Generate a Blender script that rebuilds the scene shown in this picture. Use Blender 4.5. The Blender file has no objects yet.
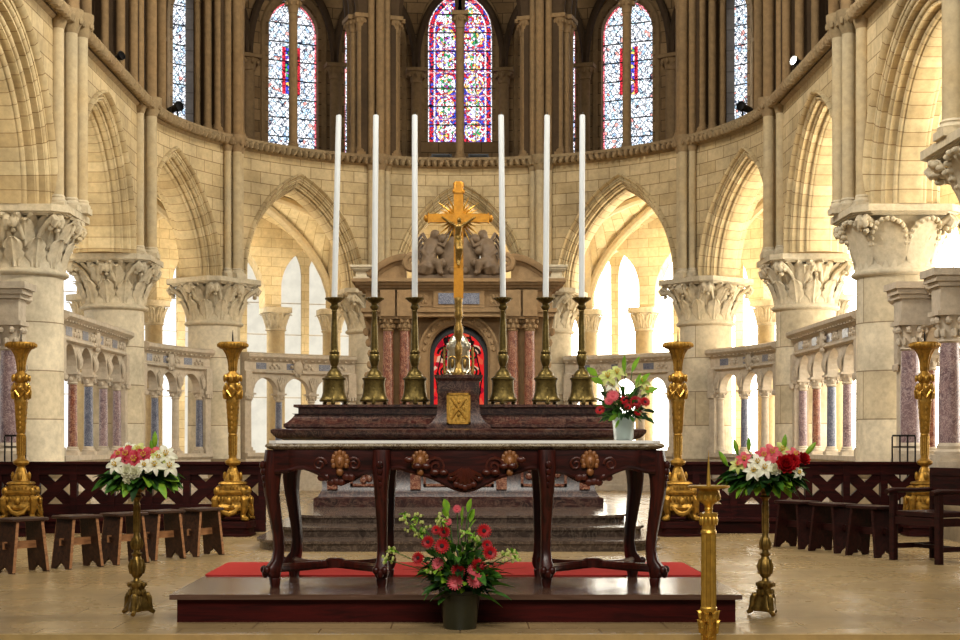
import bpy, math, random
from math import sin, cos, pi, sqrt, radians, acos, atan2
from mathutils import Vector, Matrix, Euler
random.seed(11)
SC = bpy.context.scene
COL = SC.collection
CY, RC, RIN, ROUT = 30.4, 7.1, 6.55, 7.65      # centre of the half-round apse, radius of its pillars, faces of its wall
ZS, ZT = 4.95, 8.06                            # top of the pillar capitals, top of the arcade wall


def lin(r, g, b):
    f = lambda c: (c / 255 / 12.92) if c / 255 <= .04045 else ((c / 255 + .055) / 1.055) ** 2.4
    return (f(r), f(g), f(b), 1)


# ------------------------------------------------------------------ mesh collecting
class MB:
    def __init__(s):
        s.v, s.f, s.uv, s.M, s.has = [], [], [], Matrix.Identity(4), False

    def add(s, vs, fs, uv=None):
        k = len(s.v)
        M = s.M
        s.v += [tuple(M @ Vector(p)) for p in vs]
        for i, f in enumerate(fs):
            s.f.append([k + j for j in f])
            s.uv.append([uv[j] for j in f] if uv else None)
        if uv: s.has = True

    def grid(s, P, cu=False, cv=False, uv=None):
        nu, nv = len(P), len(P[0])
        vs = [p for r in P for p in r]
        fs, us = [], []
        for i in range(nu if cu else nu - 1):
            for j in range(nv if cv else nv - 1):
                a, b = i * nv + j, ((i + 1) % nu) * nv + j
                c, d = ((i + 1) % nu) * nv + (j + 1) % nv, i * nv + (j + 1) % nv
                fs.append((a, b, c, d))
        s.add(vs, fs, [u for r in uv for u in r] if uv else None)

    def box(s, x0, x1, y0, y1, z0, z1):
        vs = [(x, y, z) for x in (x0, x1) for y in (y0, y1) for z in (z0, z1)]
        s.add(vs, [(0, 1, 3, 2), (4, 6, 7, 5), (0, 4, 5, 1), (2, 3, 7, 6), (0, 2, 6, 4), (1, 5, 7, 3)])

    def cbox(s, x, y, z, w, d, h):
        s.box(x - w / 2, x + w / 2, y - d / 2, y + d / 2, z, z + h)

    def lathe(s, prof, n=24, x=0, y=0, z=0, tri=0, uvs=False):
        P = []
        U = []
        L = 0
        for k, (r, h) in enumerate(prof):
            if k: L += math.hypot(r - prof[k - 1][0], h - prof[k - 1][1])
            row, ur = [], []
            for i in range(n + (1 if uvs else 0)):
                a = 2 * pi * i / n
                q = r * (1 + tri * cos(3 * (a + pi / 2)))
                row.append((x + q * cos(a), y + q * sin(a), z + h))
                ur.append((a * .62, z + h))
            P.append(row); U.append(ur)
        s.grid(P, cv=not uvs, uv=U if uvs else None)
        for k, flip in ((0, 1), (-1, 0)):
            if prof[k][0] > 1e-4:
                row = P[k][:n]
                s.add(row, [list(range(n))[::-1] if flip else list(range(n))], [(0, 0)] * n if uvs else None)

    def loft(s, secs, n=24, x=0, y=0, z=0):          # secs: (height, rx, ry, squareness 1 = round .. .3 = square)
        P = []
        for h, rx, ry, p in secs:
            P.append([(x + rx * math.copysign(abs(cos(a)) ** p, cos(a)), y + ry * math.copysign(abs(sin(a)) ** p, sin(a)), z + h)
                      for a in [2 * pi * (i + .5) / n for i in range(n)]])
        s.grid(P, cv=True)
        s.add(P[0], [list(range(n))[::-1]]); s.add(P[-1], [list(range(n))])

    def tube(s, pts, rad, n=8, flat=1.0, cap=True):
        pts = [Vector(p) for p in pts]
        if not hasattr(rad, '__len__'): rad = [rad] * len(pts)
        P = []
        up = Vector((0, 0, 1))
        t0 = (pts[1] - pts[0]).normalized()
        if abs(t0.z) > .95: up = Vector((0, 1, 0))
        nrm = t0.cross(up).normalized()
        for i, p in enumerate(pts):
            t = (pts[min(i + 1, len(pts) - 1)] - pts[max(i - 1, 0)]).normalized()
            nrm = (nrm - t * nrm.dot(t)).normalized()
            b = t.cross(nrm)
            P.append([tuple(p + nrm * (rad[i] * cos(a)) + b * (rad[i] * flat * sin(a))) for a in [2 * pi * (k + .5) / n for k in range(n)]])
        s.grid(P, cv=True)
        if cap:
            s.add(P[0], [list(range(n))[::-1]]); s.add(P[-1], [list(range(n))])

    def ball(s, x, y, z, rx, ry=None, rz=None, n=10):
        ry = rx if ry is None else ry
        rz = rx if rz is None else rz
        m = max(4, n // 2 + 1)
        P = [[(x + rx * sin(pi * j / m) * cos(2 * pi * i / n), y + ry * sin(pi * j / m) * sin(2 * pi * i / n), z - rz * cos(pi * j / m)) for i in range(n)]
             for j in [.04] + list(range(1, m)) + [m - .04]]
        s.grid(P, cv=True)
        s.add(P[0], [list(range(n))[::-1]]); s.add(P[-1], [list(range(n))])

    def prism(s, poly, y0, y1):                      # polygon in x,z pulled along y
        n = len(poly)
        s.add([(x, y0, z) for x, z in poly] + [(x, y1, z) for x, z in poly],
              [list(range(n)), list(range(n, 2 * n))[::-1]] + [(i, i + n, (i + 1) % n + n, (i + 1) % n) for i in range(n)])

    def slab(s, poly, z0, z1):                       # polygon in x,y pulled up
        n = len(poly)
        s.add([(x, y, z0) for x, y in poly] + [(x, y, z1) for x, y in poly],
              [list(range(n))[::-1], list(range(n, 2 * n))] + [(i, (i + 1) % n, (i + 1) % n + n, i + n) for i in range(n)])

    def build(s, name, m, parent=None, world=True, angle=38):
        me = bpy.data.meshes.new(name)
        me.from_pydata(s.v, [], s.f)
        if s.has:
            ul = me.uv_layers.new(name='UVMap')
            flat = []
            for k, u in enumerate(s.uv):
                for j in range(len(s.f[k])):
                    flat += list(u[j]) if u else [0, 0]
            ul.data.foreach_set('uv', flat)
        me.polygons.foreach_set('use_smooth', [True] * len(me.polygons))
        me.update()
        me.set_sharp_from_angle(angle=radians(angle))
        me.materials.append(m)
        o = bpy.data.objects.new(name, me)
        COL.objects.link(o)
        if parent:
            o.parent = parent
            if world: o.matrix_parent_inverse = parent.matrix_basis.inverted()
        return o


def empty(name, loc=(0, 0, 0), rz=0):
    o = bpy.data.objects.new(name, None)
    COL.objects.link(o)
    o.location = loc
    o.rotation_euler = (0, 0, rz)
    o.empty_display_size = .1
    return o


def tag(o, label, cat, group=None, kind=None):
    o['label'] = label
    o['category'] = cat
    if group: o['group'] = group
    if kind: o['kind'] = kind
    return o


def struct(o, label=None, cat=None, group=None):
    o['kind'] = 'structure'
    if label: o['label'] = label
    if cat: o['category'] = cat
    if group: o['group'] = group
    return o


def copy_tree(o, parent=None):
    c = o.copy()
    COL.objects.link(c)
    if parent: c.parent = parent
    for ch in list(o.children): copy_tree(ch, c)
    return c


# ------------------------------------------------------------------ materials
class NT:
    def __init__(s, name):
        s.m = bpy.data.materials.new(name)
        s.m.use_nodes = True
        s.t = s.m.node_tree
        s.b = s.t.nodes['Principled BSDF']
        s.out = s.t.nodes['Material Output']

    def n(s, typ, **kw):
        nd = s.t.nodes.new('ShaderNode' + typ)
        for k, v in kw.items():
            if k in nd.inputs.keys() if isinstance(k, str) else False:
                s.put(nd.inputs[k], v)
            elif k.startswith('i_'):
                key = k[2:].replace('_', ' ')
                s.put(nd.inputs[int(key)] if key.isdigit() else nd.inputs[key], v)
            else:
                setattr(nd, k, v)
        return nd

    def put(s, sock, v):
        if isinstance(v, bpy.types.NodeSocket): s.t.links.new(v, sock)
        else: sock.default_value = v

    def mix(s, a, b, f, mode='MIX'):
        nd = s.t.nodes.new('ShaderNodeMix')
        nd.data_type = 'RGBA'; nd.blend_type = mode
        s.put(nd.inputs[0], f); s.put(nd.inputs[6], a); s.put(nd.inputs[7], b)
        return nd.outputs[2]

    def math(s, op, a, b=0.0, c=0.0):
        nd = s.n('Math', operation=op)
        s.put(nd.inputs[0], a); s.put(nd.inputs[1], b); s.put(nd.inputs[2], c)
        return nd.outputs[0]

    def noise(s, vec, scale, detail=4, rough=.55, dist=0):
        return s.n('TexNoise', Vector=vec, Scale=scale, Detail=detail, Roughness=rough, Distortion=dist).outputs[0]

    def ramp(s, f, stops, interp='LINEAR'):
        nd = s.n('ValToRGB', Fac=f)
        nd.color_ramp.interpolation = interp
        e = nd.color_ramp.elements
        while len(e) < len(stops): e.new(.5)
        for k, (p, c) in enumerate(stops):
            e[k].position = p; e[k].color = c
        return nd.outputs[0]

    def coord(s, k='Object'):
        return s.n('TexCoord').outputs[k]

    def bump(s, h, strength=.3, dist=.02):
        nd = s.n('Bump', Strength=strength, Distance=dist, Height=h)
        s.t.links.new(nd.outputs[0], s.b.inputs['Normal'])

    def set(s, **kw):
        for k, v in kw.items(): s.put(s.b.inputs[k.replace('_', ' ')], v)


G = lambda v: (v, v, v, 1)


def stone(name, c1, c2, mortar=None, bw=.62, rh=.31, ms=.011, offset=.5, rough=.85, dirt=.35, bump=.35, fine=9):
    t = NT(name)
    ob = t.coord()
    geo = t.n('NewGeometry').outputs['Position']
    big = t.noise(geo, .9, 5)
    sm = t.noise(geo, fine, 5, .65)
    if mortar:
        br = t.n('TexBrick', Vector=t.coord('UV'), Color1=c1, Color2=c2, Mortar=mortar, Scale=1.0, offset=offset)
        br.inputs['Mortar Size'].default_value = ms
        br.inputs['Mortar Smooth'].default_value = .3
        br.inputs['Bias'].default_value = 0
        br.inputs['Brick Width'].default_value = bw
        br.inputs['Row Height'].default_value = rh
        col = br.outputs['Color']
        h = t.math('ADD', t.math('MULTIPLY', br.outputs['Fac'], -.6), t.math('MULTIPLY', sm, .5))
    else:
        col = t.mix(c1, c2, t.ramp(big, [(.35, G(0)), (.65, G(1))]))
        h = sm
    col = t.mix(col, t.ramp(big, [(.3, G(1 - dirt)), (.6, G(1.0))]), 1.0, 'MULTIPLY')
    col = t.mix(col, t.ramp(sm, [(.3, G(1 - dirt * .6)), (.62, G(1.0))]), 1.0, 'MULTIPLY')
    t.set(Base_Color=col, Roughness=rough)
    t.b.inputs['Specular IOR Level'].default_value = .25
    t.bump(h, bump, .02)
    return t.m


def plain(name, c, rough=.5, metal=0.0, var=.25, scale=12, bump=.15, spec=.5, coat=0, **kw):
    t = NT(name)
    n = t.noise(t.coord(), scale, 5, .6)
    col = t.mix(c, t.ramp(n, [(.3, G(1 - var)), (.65, G(1.0))]), 1.0, 'MULTIPLY')
    t.set(Base_Color=col, Metallic=metal, Roughness=rough)
    t.b.inputs['Specular IOR Level'].default_value = spec
    if coat:
        t.b.inputs['Coat Weight'].default_value = coat
        t.b.inputs['Coat Roughness'].default_value = .15
    for k, v in kw.items(): t.b.inputs[k.replace('_', ' ')].default_value = v
    if bump: t.bump(n, bump, .01)
    return t.m


def wood(name, ca, cb, rough=.3, sx=(1.5, 14, 14), coat=.3, spec=.5):
    t = NT(name)
    mp = t.n('Mapping', Vector=t.coord())
    mp.inputs['Scale'].default_value = sx
    n = t.noise(mp.outputs[0], 2.2, 6, .6, .8)
    col = t.mix(ca, cb, t.ramp(n, [(.35, G(0)), (.65, G(1))]))
    t.set(Base_Color=col, Roughness=t.ramp(n, [(.2, G(rough * 1.3)), (.8, G(rough))]))
    t.b.inputs['Coat Weight'].default_value = coat
    t.b.inputs['Coat Roughness'].default_value = .2
    t.b.inputs['Specular IOR Level'].default_value = spec
    t.bump(n, .12, .01)
    return t.m


def marble(name, ca, cb, vein, scale=5, rough=.25):
    t = NT(name)
    c = t.coord()
    n = t.noise(c, scale, 7, .65, 1.2)
    v = t.noise(c, scale * 1.7, 4, .6, 2.5)
    col = t.mix(ca, cb, t.ramp(n, [(.35, G(0)), (.62, G(1))]))
    vv = t.math('ABSOLUTE', t.math('SUBTRACT', v, .5))
    col = t.mix(vein, col, t.ramp(vv, [(.005, G(.35)), (.05, G(1))]))
    t.set(Base_Color=col, Roughness=rough)
    return t.m


def leafmat(name, ca, cb, rough=.45, trans=.25):
    t = NT(name)
    n = t.noise(t.n('NewGeometry').outputs['Position'], 25, 3)
    t.set(Base_Color=t.mix(ca, cb, t.ramp(n, [(.35, G(0)), (.65, G(1))])), Roughness=rough)
    t.b.inputs['Subsurface Weight'].default_value = 0
    t.b.inputs['Specular IOR Level'].default_value = .3
    tr = t.n('BsdfTranslucent', Color=t.mix(ca, cb, .7))
    ms = t.n('MixShader', Fac=trans)
    t.t.links.new(t.b.outputs[0], ms.inputs[1]); t.t.links.new(tr.outputs[0], ms.inputs[2])
    t.t.links.new(ms.outputs[0], t.out.inputs[0])
    return t.m


def stained(name, rich, strength, seed, a=.7, spr=12.4):
    # leaded glass lit from behind; u = metres from the window's middle, v = height above the church floor
    t = NT(name)
    uv = t.coord('UV')
    mp = t.n('Mapping', Vector=uv)
    mp.inputs['Location'].default_value = (seed * 3.1, seed * 1.7, 0)
    sep = t.n('SeparateXYZ', Vector=uv)
    u, v = sep.outputs[0], sep.outputs[1]
    m = t.math
    au = m('ABSOLUTE', u)
    sc = 17.0 if rich else 12.0
    vo = t.n('TexVoronoi', Vector=mp.outputs[0], Scale=sc)
    ed = t.n('TexVoronoi', Vector=mp.outputs[0], Scale=sc, feature='DISTANCE_TO_EDGE')
    rs = t.n('SeparateXYZ', Vector=vo.outputs['Color'])
    R, B, W, GR, Y = (.62, .03, .05, 1), (.06, .08, .55, 1), (1, .98, 1, 1), (.05, .4, .14, 1), (1, .62, .15, 1)
    P, D = (.36, .16, .6, 1), (.03, .02, .06, 1)
    # distance outside the inner border line, following the pointed head
    ar = m('SUBTRACT', m('SQRT', m('ADD', m('POWER', m('ADD', au, .22), 2.0), m('POWER', m('MAXIMUM', m('SUBTRACT', v, spr), 0.0), 2.0))), .22)
    if rich:
        reg = m('MULTIPLY', m('FRACT', m('DIVIDE', m('SUBTRACT', v, 9.6), .66)), .66)
        dx = m('DIVIDE', m('SUBTRACT', au, .40), .27)
        dy = m('DIVIDE', m('SUBTRACT', reg, .34), .29)
        r = m('SQRT', m('ADD', m('POWER', dx, 2.0), m('POWER', dy, 2.0)))
        back = t.ramp(rs.outputs[0], [(0, B), (.45, R), (.72, P), (.88, W)], 'CONSTANT')
        fig = t.ramp(rs.outputs[1], [(0, W), (.42, (.75, .8, 1, 1)), (.55, GR), (.68, R), (.8, Y), (.9, P)], 'CONSTANT')
        rng = t.ramp(rs.outputs[2], [(0, W), (.6, R), (.8, Y)], 'CONSTANT')
        col = t.mix(back, rng, m('LESS_THAN', r, 1.0))
        col = t.mix(col, fig, m('LESS_THAN', r, .8))
        col = t.mix(col, t.ramp(rs.outputs[2], [(0, R), (.4, D), (.55, B), (.8, R)], 'CONSTANT'), m('GREATER_THAN', ar, a - .17))
        col = t.mix(col, W, m('LESS_THAN', m('ABSOLUTE', m('SUBTRACT', ar, a - .18)), .022))
        col = t.mix(col, W, m('GREATER_THAN', ar, a - .03))
        col = t.mix(col, t.mix(R, W, rs.outputs[0]), m('LESS_THAN', reg, .045))
    else:
        col = t.ramp(rs.outputs[0], [(0, W), (.5, (.7, .88, 1, 1)), (.66, W), (.84, (.45, .6, .8, 1)), (.9, (.8, .35, .3, 1)), (.94, W)], 'CONSTANT')
        k = 4.6
        for sg in (1, -1):                            # painted trellis of thin lines
            f = m('ABSOLUTE', m('SUBTRACT', m('FRACT', m('ADD', m('MULTIPLY', u, k), m('MULTIPLY', v, sg * k * .8))), .5))
            col = t.mix(col, t.ramp(f, [(.03, (.06, .16, .2, 1)), (.1, G(1))]), .8, 'MULTIPLY')
        mid = m('MULTIPLY', m('LESS_THAN', au, .26), m('MULTIPLY', m('GREATER_THAN', v, 10.75), m('LESS_THAN', v, 12.05)))
        col = t.mix(col, t.ramp(rs.outputs[2], [(0, B), (.35, GR), (.5, P), (.75, W), (.88, Y)], 'CONSTANT'), mid)
        col = t.mix(col, R, m('MULTIPLY', mid, m('GREATER_THAN', au, .16)))
        col = t.mix(col, t.mix((.8, .06, .08, 1), (.9, .3, .35, 1), rs.outputs[1]), m('GREATER_THAN', ar, a - .045))
    col = t.mix(col, t.ramp(ed.outputs[0], [(.03, (.01, .02, .05, 1)), (.11 if rich else .13, G(1))]), 1.0, 'MULTIPLY')
    em = t.n('Emission', Color=col, Strength=strength)
    t.t.links.new(em.outputs[0], t.out.inputs[0])
    return t.m


def glow(name, c, s, var=.0, scale=3):
    t = NT(name)
    col = c
    if var:
        n = t.noise(t.n('NewGeometry').outputs['Position'], scale, 3)
        col = t.mix(c, t.ramp(n, [(.35, G(1 - var)), (.6, G(1))]), 1.0, 'MULTIPLY')
    em = t.n('Emission', Color=col, Strength=s)
    t.t.links.new(em.outputs[0], t.out.inputs[0])
    return t.m


M = {}
LS1, LS2, LMO = lin(212, 190, 148), lin(196, 172, 128), lin(140, 116, 78)
M['wall'] = stone('cut_limestone', LS1, LS2, LMO, .62, .27, .010)
M['vous'] = stone('arch_stones', lin(214, 194, 152), lin(190, 166, 122), lin(150, 124, 84), .25, 40, .009, 0)
M['web'] = stone('vault_stones', lin(226, 208, 168), lin(214, 192, 148), lin(178, 156, 112), .6, .26, .008)
M['pillar'] = stone('pillar_drums', lin(222, 209, 182), lin(204, 187, 154), lin(150, 132, 104), 2.1, .78, .011, .5, dirt=.42)
M['carved'] = stone('carved_stone', lin(224, 211, 184), lin(202, 186, 154), dirt=.45)
M['shaft'] = stone('shaft_stone', lin(208, 190, 154), lin(184, 162, 122), dirt=.35)
M['screenstone'] = stone('pale_screen_stone', lin(214, 200, 178), lin(190, 174, 152), dirt=.42)
M['pale'] = stone('daylit_pier_stone', lin(226, 224, 226), lin(208, 208, 214), lin(160, 158, 160), .8, .5, .01)  # pale bluish tone paints window light onto the two gallery piers
M['gallery'] = stone('shaded_gallery_stone', lin(156, 126, 88), lin(128, 100, 66), lin(80, 62, 42), .6, .3, .012)  # arcade limestone toned down, gallery shade put into the colour
M['gshaft'] = stone('shaded_gallery_shaft', lin(168, 138, 98), lin(140, 112, 76), dirt=.45)  # darkened copy of the shaft stone, shade in its tone
M['string'] = stone('weathered_string_course', lin(186, 162, 122), lin(140, 116, 84), dirt=.5)
M['retable'] = stone('ochre_stone', lin(172, 142, 104), lin(142, 114, 80), dirt=.45)
M['grey_marble'] = stone('grey_sculpture_marble', lin(150, 126, 100), lin(92, 74, 56), dirt=.55, rough=.5)
M['pmarble'] = marble('purple_marble', lin(130, 104, 104), lin(96, 74, 80), lin(190, 170, 165), 5, .3)
M['bmarble'] = marble('blue_grey_marble', lin(88, 92, 108), lin(60, 64, 84), lin(150, 150, 160), 6, .3)
M['rmarble'] = marble('red_marble', lin(124, 66, 46), lin(88, 42, 32), lin(190, 150, 120), 5, .3)
M['amarble'] = marble('dark_red_altar_marble', lin(58, 22, 17), lin(26, 10, 10), lin(110, 84, 70), 4, .28)
M['smarble'] = marble('brown_step_marble', lin(84, 68, 58), lin(52, 41, 35), lin(116, 100, 86), 3, .18)
M['tmarble'] = marble('table_top_marble', lin(132, 114, 86), lin(84, 68, 48), lin(206, 194, 170), 9, .25)
M['gold'] = plain('gilt_metal', lin(206, 162, 78), .38, .95, .6, 30, .4)
M['goldp'] = plain('gold_leaf_wood', lin(178, 134, 54), .48, .75, .6, 18, .35)
M['goldb'] = plain('bright_gilding', lin(216, 172, 76), .4, .8, .35, 18, .25)
M['goldx'] = plain('gilded_cross_wood', lin(168, 114, 26), .42, .65, .35, 18, .25)
M['brass'] = plain('dull_brass', lin(102, 86, 44), .4, .85, .6, 22, .35)
M['stand'] = plain('gilt_brass', lin(148, 118, 58), .4, .85, .6, 26, .35)
M['bronze'] = plain('old_brass', lin(150, 120, 64), .38, .9, .6, 40, .4)
M['silver'] = plain('silver', lin(206, 200, 180), .3, .9, .4, 40, .35)
M['wax'] = plain('white_wax', lin(186, 190, 192), .4, 0, .05, 5, 0)
M['cloth'] = plain('white_linen', lin(244, 242, 236), .9, 0, .06, 60, .1)
M['mahog'] = wood('mahogany', lin(70, 22, 13), lin(32, 9, 6), .3, (14, 14, 1.5), .12, .3)
M['mahogx'] = wood('mahogany_apron', lin(62, 18, 11), lin(30, 9, 6), .3, (1.5, 14, 14), .12, .3)
M['carvew'] = plain('carved_mahogany', lin(80, 30, 15), .34, 0, .4, 30, .3, .4, .15)
M['dais'] = wood('dais_boards', lin(98, 72, 58), lin(74, 50, 38), .22, (.9, 9, 9), .4)
M['daisf'] = wood('dais_front', lin(70, 16, 12), lin(42, 9, 7), .45, (1, 10, 10), .0, .12)
M['dwood'] = wood('dark_oak', lin(52, 14, 11), lin(26, 7, 6), .5, (1.2, 10, 10), 0, .1)
M['stoolw'] = wood('worn_oak', lin(74, 46, 28), lin(34, 20, 13), .42, (2, 16, 16), .0, .3)
M['stoole'] = wood('lit_oak_edge', lin(168, 118, 76), lin(120, 80, 50), .45, (2, 16, 16), .1)  # painted tone of lit board edges, also used on the stretcher
M['rstool'] = wood('dark_stool_oak', lin(48, 17, 13), lin(24, 9, 7), .45, (2, 16, 16), .0, .15)
M['carpet'] = plain('red_carpet', lin(180, 56, 50), .95, 0, .15, 120, .2, .1)
M['iron'] = plain('black_iron', lin(24, 22, 22), .5, .6, .3, 20, .1)
M['black'] = plain('black_plastic', lin(20, 20, 22), .4, 0, .2, 20, 0)
M['bucket'] = plain('dark_green_plastic', lin(40, 42, 28), .3, 0, .15, 8, 0)
M['mask'] = plain('light_brown_carving', lin(150, 96, 50), .4, .1, .4, 30, .3)  # lighter brown than the rest of the carving
M['green'] = leafmat('leaf_green', lin(78, 128, 40), lin(40, 84, 28))
M['lgreen'] = leafmat('light_leaf_green', lin(158, 198, 60), lin(104, 164, 46))
M['dgreen'] = leafmat('dark_leaf_green', lin(38, 74, 28), lin(20, 46, 18))
M['stem'] = plain('green_stem', lin(66, 100, 40), .5, 0, .2, 20, 0)
M['red'] = leafmat('red_petal', lin(206, 30, 36), lin(150, 12, 24))
M['pink'] = leafmat('pink_petal', lin(236, 122, 128), lin(214, 76, 92))
M['lilyred'] = leafmat('crimson_lily_petal', lin(176, 22, 40), lin(214, 90, 104))
M['white'] = leafmat('white_petal', lin(250, 248, 232), lin(236, 236, 206))
M['cream'] = leafmat('cream_green_petal', lin(226, 226, 150), lin(190, 204, 110))
M['dark_eye'] = plain('dark_flower_eye', lin(44, 14, 14), .8, 0, .3, 80, .3)
M['yellow'] = plain('yellow_anther', lin(220, 180, 60), .8, 0, .3, 80, 0)
# ================================================================== the building
class Bay:
    def __init__(s, hemi, c, side=0, name=''):
        s.hemi, s.c, s.side, s.name = hemi, c, side, name
        s.half = RC * radians(18) if hemi else 3.1
        s.a, s.d, s.ns = (1.48, 1.075, .55) if hemi else ((1.95, .446, .55) if c > 25 else (2.2, .12, .95))

    def pos(s, t, rho):
        if s.hemi:
            th = s.c + t / RC
            return (rho * sin(th), CY + rho * cos(th))
        return (-rho, s.c + t) if s.side < 0 else (rho, s.c - t)

    def rot(s, t=0):
        return -(s.c + t / RC) if s.hemi else (pi / 2 if s.side < 0 else -pi / 2)

    def p3(s, t, rho, z):
        x, y = s.pos(t, rho)
        return (x, y, z)


BAYS = [Bay(0, 21.1, -1, 'near_left'), Bay(0, 27.3, -1, 'left')]
BAYS += [Bay(1, radians(36 * k), 0, n) for k, n in zip((-2, -1, 0, 1, 2), ('inner_left', 'rear_left', 'rear', 'rear_right', 'inner_right'))]
BAYS += [Bay(0, 27.3, 1, 'right'), Bay(0, 21.1, 1, 'near_right')]
HEMI = [b for b in BAYS if b.hemi]


def pointed(t, a, zs, d):
    return zs + sqrt(max(0, (a + d) ** 2 - (abs(t) + d) ** 2)) if abs(t) < a else None


def arch_curve(a, d, zs, n, N=22):
    r = a + d
    pm = acos(d / (r + n))
    L = [(d - (r + n) * cos(pm * i / N), zs + (r + n) * sin(pm * i / N)) for i in range(N + 1)]
    return L + [(-x, z) for x, z in L[-2::-1]]


def arc_pts(cn, ct, r, a0, a1, k=5):
    return [(cn + r * cos(radians(a0 + (a1 - a0) * i / k)), ct + r * sin(radians(a0 + (a1 - a0) * i / k))) for i in range(k + 1)]


# moulding section of the arcade arches: n = distance from the opening, t = depth from the wall face
PROF = [(.66, .0), (.655, -.05), (.60, -.085), (.545, -.05), (.535, .015), (.47, .015)]
PROF += [(.465, .12)] + arc_pts(.405, .065, .055, 20, -200, 7) + [(.345, .16), (.335, .05), (.30, .05), (.295, .22)]
PROF += arc_pts(.24, .19, .052, 20, -200, 7) + [(.185, .29), (.175, .18), (.145, .18), (.14, .36)]
PROF += arc_pts(.085, .34, .05, 20, -200, 7) + [(.03, .43), (.02, .36), (.0, .40), (0.0, .5)]
PROF2 = PROF + [(n, 1.1 - t) for n, t in PROF[::-1]]


def ring(mb, b, t0, t1, prof, n=10, closed=True, caps=True, uvs=False):
    # a (rho, z) section swept along the bay between t0 and t1
    P, U = [], []
    for i in range(n + 1):
        t = t0 + (t1 - t0) * i / n
        P.append([b.p3(t, r, z) for r, z in prof])
        L, ur = 0, []
        for k, (r, z) in enumerate(prof):
            if k: L += math.hypot(r - prof[k - 1][0], z - prof[k - 1][1])
            ur.append((t, L if uvs == 'len' else z))
        U.append(ur)
    mb.grid(P, cv=closed, uv=U if uvs else None)
    if caps and closed:
        m = len(prof)
        mb.add(P[0], [list(range(m))], [(0, 0)] * m if uvs else None)
        mb.add(P[-1], [list(range(m))[::-1]], [(0, 0)] * m if uvs else None)


def wall_strip(mb, b, r0, r1, ss, zb, zt, faces='ioblr', ts=1.0):
    for i in range(len(ss) - 1):
        s0, s1 = ss[i], ss[i + 1]
        a0, a1, c0, c1 = zb(s0), zb(s1), zt(s0), zt(s1)
        for rho, key in ((r0, 'i'), (r1, 'o')):
            if key in faces:
                mb.add([b.p3(s0, rho, a0), b.p3(s1, rho, a1), b.p3(s1, rho, c1), b.p3(s0, rho, c0)], [(0, 1, 2, 3)],
                       [(s0 * ts, a0), (s1 * ts, a1), (s1 * ts, c1), (s0 * ts, c0)])
        if 'b' in faces:
            mb.add([b.p3(s0, r0, a0), b.p3(s1, r0, a1), b.p3(s1, r1, a1), b.p3(s0, r1, a0)], [(0, 1, 2, 3)], [(s0, a0), (s1, a1), (s1, a1 + .3), (s0, a0 + .3)])
        if 't' in faces:
            mb.add([b.p3(s0, r0, c0), b.p3(s1, r0, c1), b.p3(s1, r1, c1), b.p3(s0, r1, c0)], [(0, 1, 2, 3)], [(s0, c0), (s1, c1), (s1, c1 + .3), (s0, c0 + .3)])


def hole_samples(L, holes, step=.35, k=9):
    ss = set()
    n = max(2, int(2 * L / step))
    for i in range(n + 1): ss.add(round(-L + 2 * L * i / n, 4))
    for c, a in holes:
        ss = {s for s in ss if not (c - a - .02 < s < c + a + .02)}
        for i in range(k + 1):
            q = cos(pi / 2 * i / k)
            ss.add(round(c + a * q, 4)); ss.add(round(c - a * q, 4))
        ss.add(round(c + a + .0008, 4)); ss.add(round(c - a - .0008, 4))
    return sorted(s for s in ss if -L - 1e-6 <= s <= L + 1e-6)


WHERE = {'near_left': 'nearest bay on the left', 'left': 'left straight bay', 'inner_left': 'first curved bay on the left', 'rear_left': 'curved bay left of the altar',
         'rear': 'middle bay behind the altarpiece', 'rear_right': 'curved bay right of the altar', 'inner_right': 'first curved bay on the right',
         'right': 'right straight bay', 'near_right': 'nearest bay on the right'}
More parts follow.
